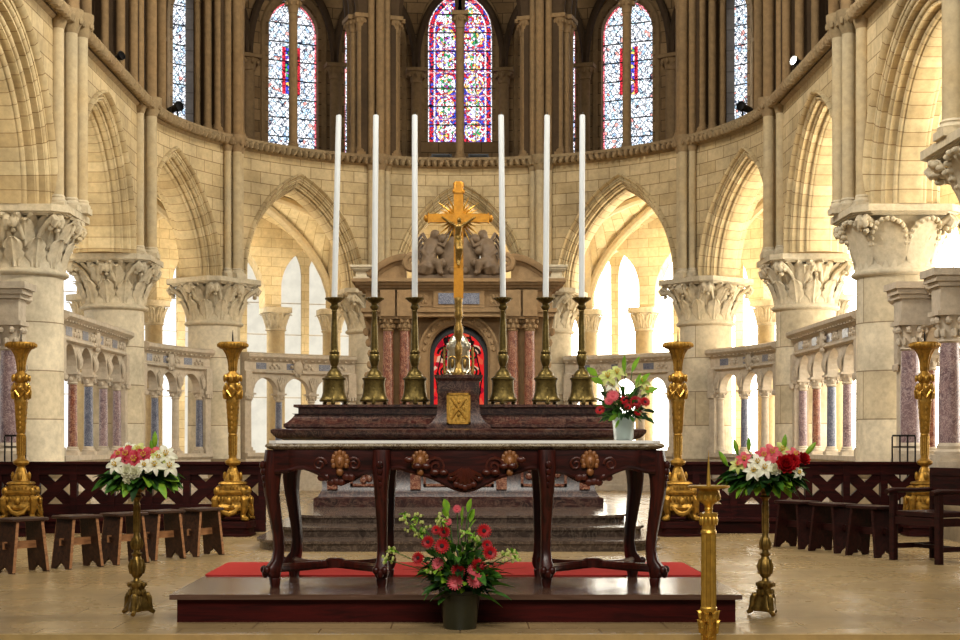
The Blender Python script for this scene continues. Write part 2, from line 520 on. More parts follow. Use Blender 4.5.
# ---- arcade walls with their moulded arches and the string course
for b in BAYS:
    H, nx = b.half, (PROF[0][0] - .03) * b.ns
    cur = arch_curve(b.a, b.d, ZS, nx)
    ss = [p[0] for p in cur]
    zz = dict((round(x, 6), z) for x, z in cur)
    mb = MB()
    wall_strip(mb, b, RIN, ROUT, ss, lambda s: zz[round(s, 6)], lambda s: ZT, 'io')
    for a0, a1 in ((-H, ss[0]), (ss[-1], H)):
        wall_strip(mb, b, RIN, ROUT, [a0, (a0 + a1) / 2, a1], lambda s: ZS, lambda s: ZT, 'iob')
    w = struct(mb.build('wall_' + b.name, M['wall']), 'limestone wall over the pointed arch in the ' + WHERE[b.name], 'wall')
    mb = MB()
    P, U = [], []
    L = 0
    for k, (n, t) in enumerate(PROF2):
        if k: L += math.hypot(n - PROF2[k - 1][0], t - PROF2[k - 1][1])
        n *= b.ns
        c = arch_curve(b.a, b.d, ZS, n)
        c0 = arch_curve(b.a, b.d, ZS, .3)
        l = 0
        row, ur = [], []
        for i, (s, z) in enumerate(c):
            if i: l += math.hypot(c0[i][0] - c0[i - 1][0], c0[i][1] - c0[i - 1][1])
            row.append(b.p3(s, RIN + t, z)); ur.append((l, 1 + L))
        P.append(row); U.append(ur)
    mb.grid(P, uv=U)
    for q in (0, -1): mb.add([r[q] for r in P], [list(range(len(P)))], [(0, 0)] * len(P))
    mb.build('arch_moulding', M['vous'], w, angle=50)
    # string course with leaf knobs
    mb = MB()
    ring(mb, b, -H, H, [(RIN + .1, ZT - .1), (RIN - .04, ZT - .06), (RIN - .16, ZT + .06), (RIN - .24, ZT + .1), (RIN - .24, ZT + .17), (RIN + .1, ZT + .19)], 14)
    n = int(2 * H / .175)
    for i in range(n):
        t = -H + 2 * H * (i + .5) / n
        x, y = b.pos(t, RIN - .22)
        mb.M = Matrix.Translation((x, y, ZT + .02)) @ Matrix.Rotation(b.rot(t), 4, 'Z') @ Matrix.Rotation(random.uniform(-.5, .5), 4, 'Y')
        mb.ball(0, 0, 0, .07, .11, .10, 7)
        mb.ball(.035, -.05, .055, .04, .045, .045, 5)
    mb.M = Matrix.Identity(4)
    s = struct(mb.build('trim_%d' % (BAYS.index(b) + 1), M['string']), 'leafy carved string course above the arch of the ' + WHERE[b.name], 'string course')


# ---- the round pillars
def leaf_strip(mb, h, w, out, curl, lobes=3, nu=7, nv=9, rib=.02):
    # an upright leaf against the bell: x across, -y outward, z up
    P = []
    for j in range(nv):
        v = j / (nv - 1)
        ww = w * (.55 + .45 * sin(pi * min(1, v * 1.15))) * (1 + .16 * cos(v * lobes * 2 * pi)) * (1 if v < .8 else max(.12, 1 - (v - .8) * 4.2))
        if v < .72: z, y = h * v / .72 * .86, -out * (v / .72) ** 1.6
        else:
            q = (v - .72) / .28 * curl
            rr = h * .13
            z, y = h * .86 + rr * sin(q), -out - rr * (1 - cos(q))
        P.append([(ww * u, y + .10 * w * abs(u) - rib * (1 - abs(u)) - .012 * cos(u * 9), z) for u in [-1 + 2 * i / (nu - 1) for i in range(nu)]])
    mb.grid(P)


def bell_r(z):
    q = min(1, max(0, (z - 3.98) / .84))
    return .625 + .11 * q ** 2.2


def capital_mesh(style):
    mb = MB()
    mb.lathe([(.60, 3.86), (.64, 3.87), (.685, 3.90), (.69, 3.93), (.66, 3.96), (.63, 3.98)] + [(bell_r(z), z) for z in (4.1, 4.25, 4.4, 4.55, 4.7, 4.81)], 40)

    def at(ang, z, r=None):
        mb.M = Matrix.Rotation(ang, 4, 'Z') @ Matrix.Translation((0, -(r or bell_r(z)), z))
    if style == 0:
        for k in range(12):
            at(2 * pi * k / 12, 3.99); leaf_strip(mb, .46, .155, .13, 2.4)
        for k in range(12):
            at(2 * pi * (k + .5) / 12, 4.28); leaf_strip(mb, .46, .15, .19, 3.0)
    else:
        for k in range(8):
            at(2 * pi * (k + .5) / 8, 3.99); leaf_strip(mb, .80, .27, .24, 1.0, 0, rib=.0)
            for j in range(13):
                q = pi * j / 12
                at(2 * pi * (k + .5) / 8 + .36 * cos(q), 4.36 + .36 * sin(q), bell_r(4.4 + .3 * sin(q)) + .06 + .17 * sin(q))
                mb.ball(0, 0, 0, .045, .05, .045, 6)
    if style == 0:
        for k in range(24):
            at(2 * pi * (k + .5) / 24, 4.52, bell_r(4.62) + .0); leaf_strip(mb, .30, .095, .17, 3.4, 2, nu=5, nv=7)
    for k in range(8):
        big = k % 2
        if style == 1 and not big: continue
        ang = pi / 4 * k
        R = .98 if big else .80
        mb.M = Matrix.Rotation(ang, 4, 'Z')
        for sgn in (-1, 1):                         # curled leaf scrolls carried under the abacus
            pts = [(sgn * .16, -.68, 4.42), (sgn * .13, -.74, 4.56), (sgn * .09, -.80 - .12 * big, 4.70), (sgn * .05, -R - .02, 4.76),
                   (sgn * .05, -R - .07, 4.70), (sgn * .06, -R - .03, 4.63), (sgn * .06, -R + .02, 4.66)]
            mb.tube(pts, [.035, .045, .055, .06, .055, .05, .03], 7)
        mb.ball(0, -R, 4.68, .1, .1, .09, 8)
        for q in range(5):
            mb.ball(.1 * cos(q * 1.26), -R + .04, 4.64 + .09 * sin(q * 1.26), .045, .06, .045, 6)
    mb.M = Matrix.Identity(4)
    return mb


def abacus_poly(w, ch):
    return [(-w, -w + ch), (-w + ch, -w), (w - ch, -w), (w, -w + ch), (w, w - ch), (w - ch, w), (-w + ch, w), (-w, w - ch)]


def make_pillar(style):
    e = empty('stone_pillar')
    mb = MB()
    mb.cbox(0, 0, 0, 1.7, 1.7, .35)
    mb.lathe([(.82, .35), (.84, .42), (.82, .5), (.72, .53), (.70, .6), (.74, .64), (.76, .70), (.72, .76), (.62, .78)], 40)
    mb.build('pillar_base', M['pillar'], e)
    mb = MB()
    mb.lathe([(.612, .78), (.606, 2.3), (.60, 3.87)], 48, uvs=True)
    mb.build('pillar_shaft', M['pillar'], e)
    capital_mesh(style).build('capital', M['carved'], e, angle=55)
    mb = MB()
    for z0, z1, w in ((4.79, 4.815, .79), (4.815, 4.84, .83), (4.84, ZS, .88)):
        mb.slab(abacus_poly(w, .22), z0, z1)
    mb.build('abacus', M['carved'], e)
    return e


def add_shafts(e, offs):
    for x, y, r in offs:
        mb = MB()
        mb.lathe([(r * .98, 5.16), (r, 6.6), (r, ZT - .16)], 16, x, y)
        sh = mb.build('wall_shaft', M['shaft'], e, world=False)
        mb = MB()
        mb.cbox(x, y, ZS, r * 2.7, r * 2.7, .1)
        mb.lathe([(r * 1.35, 5.05), (r * 1.42, 5.08), (r * 1.2, 5.11), (r * 1.1, 5.13), (r * 1.2, 5.15), (r, 5.18)], 16, x, y)
        mb.build('shaft_base', M['carved'], sh, world=False)
        mb = MB()
        mb.lathe([(r, ZT - .2), (r * 1.15, ZT - .16), (r * 1.75, ZT + .02), (r * 1.9, ZT + .12), (r * 1.9, ZT + .18)], 16, x, y)
        for k in range(7):
            a = 2 * pi * k / 7
            mb.ball(x + r * 1.6 * cos(a), y + r * 1.6 * sin(a), ZT, .05, .05, .07, 6)
        mb.build('shaft_ring', M['string'], sh, world=False)


PIL = [('left', -RC, 18.0, pi / 2, 1, 'limestone pillar nearest the camera on the left, cut off by the frame'),
       ('left', -RC, 24.2, pi / 2, 0, 'big round limestone pillar behind the left edge gilt candlestick'),
       ('left', -RC, 30.4, pi / 2, 0, 'round limestone pillar where the left arcade begins to curve'),
       ('left', -RC * sin(radians(54)), CY + RC * cos(radians(54)), radians(54), 0, 'round limestone pillar behind the second gilt candlestick from the left'),
       ('left', -RC * sin(radians(18)), CY + RC * cos(radians(18)), radians(18), 0, 'round limestone pillar mostly hidden by the left side of the altarpiece'),
       ('right', RC * sin(radians(18)), CY + RC * cos(radians(18)), -radians(18), 0, 'round limestone pillar mostly hidden by the right side of the altarpiece'),
       ('right', RC * sin(radians(54)), CY + RC * cos(radians(54)), -radians(54), 0, 'round limestone pillar behind the gilt candlestick right of the altar'),
       ('right', RC, 30.4, -pi / 2, 0, 'round limestone pillar where the right arcade begins to curve'),
       ('right', RC, 24.2, -pi / 2, 1, 'big round pillar with broad beaded leaves on its capital, right side'),
       ('right', RC, 18.0, -pi / 2, 1, 'limestone pillar nearest the camera on the right, cut off by the frame')]
proto = {0: make_pillar(0), 1: make_pillar(1)}
used = set()
for sd, x, y, rz, st, lab in PIL:
    e = proto[st] if st not in used else copy_tree(proto[st])
    if st not in used:
        used.add(st)
        bare = copy_tree(e); proto[st] = bare
    e.location = (x, y, 0); e.rotation_euler = (0, 0, rz)
    if y < 20: e.location.y = 18.3; e.scale = (1.3, 1.3, 1)
    struct(e, lab, 'pillar', 'round pillars of the choir')
    wide = abs(x) > 6.9
    k_ = 1 if sd == 'left' else -1
    if abs(y - 24.2) < .1: add_shafts(e, [(-.30 * k_, -.60, .105), (-.02, -.74, .11), (.26 * k_, -.84, .11)])
    else: add_shafts(e, [(-.3, -.57, .105), (0, -.76, .115), (.3, -.57, .105)] if wide else [(-.2, -.64, .085), (0, -.74, .11), (.2, -.64, .085)])
for st in proto:
    for o in list(proto[st].children): bpy.data.objects.remove(o)
    bpy.data.objects.remove(proto[st])

# ---- gallery above the string course: floor, piers, colonnettes, outer wall with stained glass
GZ, GT, RG = ZT + .12, 14.6, 11.2
mb = MB()
for b in BAYS:
    ring(mb, b, -b.half, b.half, [(RIN - .1, ZT - .02), (RIN - .1, GZ), (RG + .4, GZ), (RG + .4, ZT - .02)], 10, caps=False)
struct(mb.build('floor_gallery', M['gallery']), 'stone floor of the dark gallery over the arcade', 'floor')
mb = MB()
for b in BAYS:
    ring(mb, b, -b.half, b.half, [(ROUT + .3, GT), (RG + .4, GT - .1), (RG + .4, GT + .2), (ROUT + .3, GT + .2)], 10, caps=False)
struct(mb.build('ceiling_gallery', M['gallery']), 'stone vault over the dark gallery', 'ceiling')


def colonnette(e, x, y, r, z0, z1, zc, m, cap=True, name='colonnette'):
    mb = MB()
    mb.lathe([(r, z0), (r, z1)], 14, x, y)
    o = mb.build(name, m, e, world=False)
    mb = MB()
    mb.cbox(x, y, z0, r * 2.6, r * 2.6, .1)
    mb.lathe([(r * 1.4, z0 + .1), (r * 1.45, z0 + .14), (r * 1.15, z0 + .19), (r * 1.2, z0 + .23), (r, z0 + .26)], 14, x, y)
    mb.build('colonnette_base', m, o, world=False)
    if cap:
        mb = MB()
        mb.lathe([(r, z1 - .32), (r * 1.2, z1 - .3), (r * 1.1, z1 - .27), (r * 1.3, z1 - .15), (r * 1.8, z1 - .05), (r * 1.8, z1)], 14, x, y)
        for k in range(8):
            a = pi / 4 * k
            mb.ball(x + r * 1.7 * cos(a), y + r * 1.7 * sin(a), z1 - .08, r * .4, r * .4, r * .6, 6)
        mb.cbox(x, y, z1, r * 4, r * 4, .1)
        mb.build('colonnette_capital', m, o, world=False)
    return o


def gallery_pier(x, y, rz, lab, wide):
    e = empty('gallery_pier', (x, y, GZ), rz)
    k = 1.25 if wide else (1.2 if abs(x) < 3 else 1.0)
    mb = MB()
    mb.lathe([(.44 * k, -.05), (.44 * k, 6.2)], 20)
    mb.cbox(0, -.15, -.05, .74 * k, .9, 6.2)
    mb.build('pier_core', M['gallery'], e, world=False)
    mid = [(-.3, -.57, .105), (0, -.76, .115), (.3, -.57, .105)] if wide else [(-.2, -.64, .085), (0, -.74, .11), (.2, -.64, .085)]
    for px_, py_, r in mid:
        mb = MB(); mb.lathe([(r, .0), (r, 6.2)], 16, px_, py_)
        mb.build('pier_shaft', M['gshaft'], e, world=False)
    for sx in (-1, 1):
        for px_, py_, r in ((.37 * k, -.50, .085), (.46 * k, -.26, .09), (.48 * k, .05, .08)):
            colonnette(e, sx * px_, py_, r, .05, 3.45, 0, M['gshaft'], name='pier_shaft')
        mb = MB()                                    # first stones of the gallery arch
        for px_, py_ in ((.37 * k, -.50), (.46 * k, -.26), (.48 * k, .05)):
            mb.tube([(sx * (px_ + .02 + 1.5 * (1 - cos(q))), py_, 3.5 + 2.1 * sin(q)) for q in [i * .13 for i in range(8)]], .11, 8)
        mb.build('arch_spring', M['gallery'], e, world=False)
    return struct(e, lab, 'pier', 'clustered piers of the gallery')


for (sd, x, y, rz, st, lab), l2 in zip(PIL, ('nearest clustered gallery pier on the left', 'clustered gallery pier over the left edge candlestick', 'clustered gallery pier beside the left spotlight',
        'clustered gallery pier left of the left stained glass window', 'clustered gallery pier between the left and middle stained glass windows',
        'clustered gallery pier between the middle and right stained glass windows', 'clustered gallery pier right of the right stained glass window',
        'clustered gallery pier beside the lit right spotlight', 'clustered gallery pier over the right edge candlestick', 'nearest clustered gallery pier on the right')):
    gallery_pier(x, y, rz, l2, abs(x) > 6.9)
CNAME = {'rear_left': 'slim gallery colonnette in front of the left stained glass window', 'rear': 'slim gallery colonnette in front of the middle stained glass window',
         'rear_right': 'slim gallery colonnette in front of the right stained glass window', 'inner_left': 'slim gallery colonnette in the first curved bay on the left',
         'inner_right': 'slim gallery colonnette in the first curved bay on the right', 'left': 'slim gallery colonnette in the left straight bay', 'right': 'slim gallery colonnette in the right straight bay'}
for b in BAYS[1:-1]:
    x, y = b.pos(0, RIN + .35)
    e = empty('gallery_colonnette', (x, y, GZ), b.rot())
    colonnette(e, 0, 0, .105, .02, 3.72, 0, M['gshaft'])
    mb = MB()
    for sx in (-1, 1):
        mb.tube([(sx * 1.0 * (1 - cos(q)), 0, 3.8 + 1.9 * sin(q)) for q in [i * .14 for i in range(8)]], .13, 8)
    mb.build('arch_spring', M['gallery'], e, world=False)
    struct(e, CNAME[b.name], 'colonnette', 'slim colonnettes of the gallery')

for sg, lab in ((-1, 'stone pier toned as if daylit beside the left end gallery window'), (1, 'stone pier toned as if daylit beside the right end gallery window')):
    mb = MB()
    x, y, rz = sg * 6.33, 35.5, -sg * .17
    mb.M = Matrix.Translation((x, y, 0)) @ Matrix.Rotation(rz, 4, 'Z')
    mb.add(*(lambda q: (q, [(0, 1, 3, 2), (4, 6, 7, 5), (0, 4, 5, 1), (2, 3, 7, 6), (0, 2, 6, 4), (1, 5, 7, 3)]))([(a, b_, z) for a in (-.25, .25) for b_ in (-.2, .6) for z in (GZ, GT)]),
           [(a, z) for a in (-.25, .25) for b_ in (-.2, .6) for z in (GZ, GT)])
    struct(mb.build('gallery_wall_pier', M['pale']), lab, 'pier')

# outer wall of the gallery, swept right round; windows at these angles
WIN = [(-38, .8, 1), (-24.1, .72, 0), (-12.7, .76, 2), (0, .9, 9), (12.7, .76, 3), (24.1, .74, 4), (38, .8, 5)]
WLAB = ['stained glass lancet seen at the left end of the gallery', 'stained glass lancet left of the altar, split by a colonnette', 'thin strip of stained glass left of the middle window',
        'middle stained glass window in deep red and blue', 'thin strip of stained glass right of the middle window', 'stained glass lancet right of the altar, split by a colonnette',
        'stained glass lancet seen at the right end of the gallery']
full = Bay(1, 0.0)
full.half = RC * pi / 2
k11 = RC / RG
SILL, SPR = 9.05, 12.4
holes = [(radians(w[0]) * RC, w[1] * k11) for w in WIN]


def which(s):
    for (c, a), w in zip(holes, WIN):
        if abs(s - c) < a: return c, w
    return None


def head(s):
    q = which(s)
    if not q: return SILL
    return pointed((s - q[0]) / k11, q[1][1], SPR + .35 * (q[1][2] == 9), .22)


mb = MB()
ss = hole_samples(full.half, holes, .3, 7)
wall_strip(mb, full, RG, RG + .45, ss, head, lambda s: GT + .1, 'iob', 1 / k11)
wall_strip(mb, full, RG, RG + .45, ss, lambda s: GZ - .1, lambda s: 9.6 if abs(s) < .9 * k11 else SILL, 'iot', 1 / k11)
for b in BAYS:
    if not b.hemi: ring(mb, b, -b.half, b.half, [(RG, GZ - .1), (RG, GT + .1)], 1, closed=False, uvs=True)
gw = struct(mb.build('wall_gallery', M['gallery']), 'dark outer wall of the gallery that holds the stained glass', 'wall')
for k, (deg, a, seed) in enumerate(WIN):
    c = radians(deg) * RC
    SILL, SPR = (9.6, 12.75) if seed == 9 else (9.05, 12.4)
    e = empty('window_%d' % (k + 1), (*full.pos(c, RG + .2), SILL), -radians(deg))
    cur = [(-a, SILL)] + arch_curve(a, .22, SPR, 0, 8) + [(a, SILL)]
    mb = MB()
    vs = [(x, 0, z - SILL) for x, z in cur]
    mb.add(vs, [list(range(len(vs)))], [(x, z) for x, z in cur])
    mb.build('stained_glass', stained('stained_glass_%d' % k, seed == 9, 1.7 if seed == 9 else 1.9, seed + 1, a, SPR), e, world=False)
    mb = MB()
    for j in range(1, 8):
        z = j * .52
        w = a if SILL + z < SPR else a * (1 - (SILL + z - SPR) / 1.6)
        if w > .1: mb.box(-w, w, -.03, .0, z - .014, z + .014)
    for x in (-a * .5, 0, a * .5) if seed == 9 else (0,): mb.box(x - .011, x + .011, -.03, 0, 0, 3.4)
    mb.build('saddle_bars', M['iron'], e, world=False)
    mb = MB()
    P = [[(x, y, z - SILL) for x, z in [(-a - n, SILL)] + arch_curve(a, .22, SPR, n, 8) + [(a + n, SILL)]] for n, y in ((.0, .0), (.0, -.12), (.05, -.2), (.12, -.27), (.2, -.3), (.24, -.24), (.26, -.2))]
    mb.grid(P)
    mb.build('window_frame', M['gshaft'], e, world=False)
    struct(e, WLAB[k], 'window', 'stained glass windows of the gallery')
for deg in (-31, -18.3, -6.4, 6.4, 18.3, 31, -46, 46):
    x, y = full.pos(radians(deg) * RC, RG - .18)
    e = empty('gallery_wall_shaft', (x, y, GZ), -radians(deg))
    colonnette(e, 0, 0, .14, 0, 3.3, 0, M['gshaft'])
    mb = MB()
    for sx in (-1, 1):
        mb.tube([(sx * 1.05 * (1 - cos(q)), 0, 3.35 + 2.2 * sin(q)) for q in [i * .15 for i in range(9)]], .1, 8)
    mb.build('vault_rib', M['gallery'], e, world=False)
    struct(e, 'dark wall shaft between gallery windows, %s of the middle window' % (('first ', 'second ', 'third ', 'fourth ')[[6.4, 18.3, 31, 46].index(abs(deg))] + ('left' if deg < 0 else 'right')), 'wall shaft', 'wall shafts of the gallery')

# ---- ambulatory behind the pillars: vaults, ribs, outer columns, chapel wall with bright windows
RA, RW = 11.4, 15.2


def vz(b, t, v, h=2.75):
    f = lambda x, d=.35: sqrt(max(0, (1 + d) ** 2 - (min(1, abs(x)) + d) ** 2)) / sqrt((1 + d) ** 2 - d * d)
    return ZS + h * max(f(t / b.half), f(v))


def vault(b, r0, r1, name, lab, h=2.75):
    mb = MB()
    NU, NV = 20, 14
    P, U = [], []
    for i in range(NU + 1):
        t = b.half * sin(pi / 2 * (-1 + 2 * i / NU))
        P.append([]); U.append([])
        for j in range(NV + 1):
            v = sin(pi / 2 * (-1 + 2 * j / NV))
            r = (r0 + r1) / 2 + v * (r1 - r0) / 2
            P[-1].append(b.p3(t, r, vz(b, t, v, h) + .02)); U[-1].append((r, t * 1.3 + .0))
    mb.grid(P, uv=U)
    o = struct(mb.build(name, M['web'], angle=60), lab, 'vault')
    mb = MB()
    N = 18
    for sg in (-1, 1):
        pts = []
        for i in range(N + 1):
            q = sin(pi / 2 * (-1 + 2 * i / N))
            pts.append(b.p3(q * b.half * .985, (r0 + r1) / 2 + sg * q * (r1 - r0) / 2 * .985, vz(b, q * b.half, q, h) - .04))
        mb.tube(pts, .12, 8)
    pts = []
    for i in range(N + 1):
        q = sin(pi / 2 * (-1 + 2 * i / N))
        pts.append(b.p3(-b.half, (r0 + r1) / 2 + q * (r1 - r0) / 2, vz(b, b.half, q, h) - .05))
    mb.tube(pts, .2, 8)
    mb.build('vault_rib', M['shaft'], o)


for b in BAYS: vault(b, ROUT - .1, RA + .1, 'ceiling_ambulatory', 'ribbed stone vault behind the ' + WHERE[b.name])
mb = MB()
for b in HEMI: ring(mb, b, -b.half, b.half, [(RA + .3, 8.3), (RW + .6, 8.3), (RW + .6, 8.5), (RA + .3, 8.5)], 8, caps=False)
struct(mb.build('ceiling_chapels', M['web']), 'pale ceiling of the chapels behind the arcade', 'ceiling')

kA = RC / RA
for b in HEMI:
    sg = (b.c > .1) - (b.c < -.1)
    dl, dr = (-8.55, 8.55) if not sg else ((-10.1, 7.6) if sg > 0 else (-7.6, 10.1))
    rr = RC * pi / 180
    hs = [((dl + dr) / 2 * rr, 1.38 * kA, .3, 5.15)] + [((dd + e18) / 2 * rr, (abs(e18 - dd) / 2 * pi / 180 * RA - .07) * kA, .5, 5.4) for dd, e18 in ((dl, -18), (dr, 18))]
    mb = MB()
    ss = hole_samples(b.half, [(h[0], h[1]) for h in hs], .3, 9)

    def zb(s):
        for c, a, d, z in hs:
            if abs(s - c) < a: return pointed((s - c) / kA, a / kA, z, d)
        return 4.86
    wall_strip(mb, b, RA, RA + .5, ss, zb, lambda s: 8.4, 'iob', 1 / kA)
    struct(mb.build('wall_ambulatory', M['web']), 'pierced chapel entrance wall seen through the ' + WHERE[b.name], 'wall')
    for dg in (dl, dr, -18):
        x, y = b.pos(radians(dg) * RC, RA + .25)
        e = empty('ambulatory_column', (x, y, 0), b.rot(radians(dg) * RC))
        r = .225 if abs(dg) < 10 else .25
        mb = MB(); mb.cbox(0, 0, 0, r * 3, r * 3, .5)
        mb.lathe([(r * 1.4, .5), (r * 1.4, .6), (r * 1.1, .68), (r, .72)], 20)
        mb.build('column_base', M['carved'], e, world=False)
        mb = MB(); mb.lathe([(r, .72), (r, 4.25)], 24)
        mb.build('column_shaft', M['shaft'], e, world=False)
        mb = MB(); mb.lathe([(r, 4.22), (r * 1.2, 4.25), (r * 1.05, 4.3), (r * 1.1, 4.5), (r * 1.35, 4.72)], 24)
        for k in range(8):
            mb.M = Matrix.Rotation(pi / 4 * k, 4, 'Z') @ Matrix.Translation((0, -r * 1.08, 4.3))
            leaf_strip(mb, .40, r * .5, r * .42, 2.6, rib=.012)
        mb.M = Matrix.Identity(4)
        mb.slab(abacus_poly(r * 1.5, r * .3), 4.72, 4.87)
        mb.build('capital', M['carved'], e, world=False, angle=55)
        wh = 'slender column at the chapel entrance, ' + {dl: 'left of a pair', dr: 'right of a pair', -18: 'one at the left end'}[dg] + ', behind the ' + WHERE[b.name].replace('curved ', '').replace(' of the altar', '')
        struct(e, wh, 'column', 'slender ambulatory columns')

# chapel wall with windows
step = radians(7.2)
kW = RC / RW
WS, WP, WA, WD = .7, 6.2, .85, .35
nn = 25
wh = [((i - 12) * step * RC, WA * kW) for i in range(nn) if abs(i - 12) <= 12]
mb = MB()
ss = hole_samples(full.half, wh, .25, 6)


def wz(s):
    for c, a in wh:
        if abs(s - c) < a: return pointed((s - c) / kW, WA, WP, WD)
    return WS


wall_strip(mb, full, RW, RW + .5, ss, wz, lambda s: 8.4, 'iob', 1 / kW)
wall_strip(mb, full, RW, RW + .5, ss, lambda s: 0, lambda s: WS, 'iot', 1 / kW)
struct(mb.build('wall_chapels', M['web']), 'pale outer wall of the chapels behind the arcade', 'wall')
for b in BAYS:
    if b.hemi: continue
    hs = [(-1.5, 1.2), (1.5, 1.2)]
    mb = MB()
    ss = hole_samples(b.half, hs, .4, 8)

    def zb2(s):
        for c, a in hs:
            if abs(s - c) < a: return pointed(s - c, a, 5.2, .35)
        return 1.1
    wall_strip(mb, b, RA, RA + .5, ss, zb2, lambda s: 7.95, 'iob')
    wall_strip(mb, b, RA, RA + .5, ss, lambda s: 0, lambda s: 1.1, 'iot')
    struct(mb.build('wall_aisle', M['web']), 'pale aisle wall with tall windows behind the ' + WHERE[b.name], 'wall')
mb = MB()
for sg in (-1, 1): mb.box(sg * RA - (.0 if sg > 0 else 3.9), sg * RA + (3.9 if sg > 0 else .0), CY - .3, CY + .0, 0, 7.9)
struct(mb.build('wall_aisle_end', M['web']), 'pale wall closing the chapels beside the aisles', 'wall')

MG = {-1: glow('bright_window_left', (.97, .97, .95, 1), 1.5, .06), 0: glow('cream_masonry_glow', (1, .93, .76, 1), .92, .12), 1: glow('bright_window_right', (1, .95, .82, 1), 11.0)}  # rear panes glow cream, standing in for lit chapel masonry
wn = 8
for i in range(nn):
    th = (i - 12) * step
    e = empty('window_%d' % wn, (RW * sin(th), CY + RW * cos(th), 0), -th)
    wn += 1
    cur = [(-WA, WS)] + arch_curve(WA, WD, WP, 0, 8) + [(WA, WS)]
    mb = MB(); mb.add([(x, .07, z) for x, z in cur], [list(range(len(cur)))])
    mb.build('window_glass', MG[-1 if i < 8 else (1 if i > 12 else 0)], e, world=False)
    mb = MB()
    for z in (2.5, 3.45, 4.4, 5.35): mb.box(-WA, WA, .03, .06, z - .012, z + .012)
    mb.box(-.015, .015, .03, .06, WS, 6.9)
    mb.build('glazing_bars', M['screenstone'], e, world=False)
    struct(e, 'bright chapel window number %d counted from the left behind the arcade' % (i + 1), 'window', 'bright chapel windows')
for b in BAYS:
    if b.hemi: continue
    for c in (-1.5, 1.5):
        x, y = b.pos(c, RA + .09)
        e = empty('window_%d' % wn, (x, y, 0), b.rot())
        wn += 1
        cur = [(-1.2, 1.1)] + arch_curve(1.2, .35, 5.2, 0, 8) + [(1.2, 1.1)]
        mb = MB(); mb.add([(u, 0, z) for u, z in cur], [list(range(len(cur)))])
        mb.build('window_glass', MG[b.side], e, world=False)
        mb = MB()
        for z in (2.6, 3.4, 4.2, 5.0): mb.box(-1.2, 1.2, -.05, -.02, z - .015, z + .015)
        mb.box(-.02, .02, -.05, -.02, 1.1, 6.6)
        mb.build('glazing_bars', M['screenstone'], e, world=False)
        struct(e, 'bright aisle window, %s one behind the %s' % ('farther' if (c > 0) == (b.side < 0) else 'nearer', WHERE[b.name]), 'window', 'bright aisle windows')

# ---- floor
t = NT('polished_floor_stone')
br = t.n('TexBrick', Vector=t.n('Mapping', Vector=t.coord()).outputs[0], Color1=lin(176, 150, 108), Color2=lin(164, 138, 96), Mortar=lin(126, 102, 70), Scale=1.0, offset=.5)
br.inputs['Mortar Size'].default_value = .006
br.inputs['Brick Width'].default_value = .9
br.inputs['Row Height'].default_value = .6
nz = t.noise(t.coord(), 1.4, 6, .6)
nf = t.noise(t.coord(), 14, 5, .6)
col = t.mix(br.outputs['Color'], t.ramp(nz, [(.3, G(.62)), (.65, G(1.0))]), 1.0, 'MULTIPLY')
col = t.mix(col, t.ramp(nf, [(.3, G(.82)), (.6, G(1.0))]), 1.0, 'MULTIPLY')
t.set(Base_Color=col, Roughness=t.ramp(nz, [(.3, G(.36)), (.7, G(.2))]))
t.bump(t.math('ADD', t.math('MULTIPLY', br.outputs['Fac'], -.5), t.math('MULTIPLY', nz, .6)), .05, .02)
M['floor'] = t.m
mb = MB()
mb.box(-16, 16, 9.36, 47, -.2, 0)
f = struct(mb.build('floor', M['floor']), 'polished beige stone floor of the choir', 'floor')
mb = MB()
mb.box(-16, 16, 9.30, 9.36, -.05, .0)
mb.build('step_nosing', stone('step_edge_stone', lin(200, 170, 112), lin(184, 152, 98), rough=.4), f)
mb = MB()
mb.box(-16, 16, 2, 9.36, -.4, -.16)
struct(mb.build('floor_lower', M['floor']), 'lower floor in front of the stone step', 'floor')


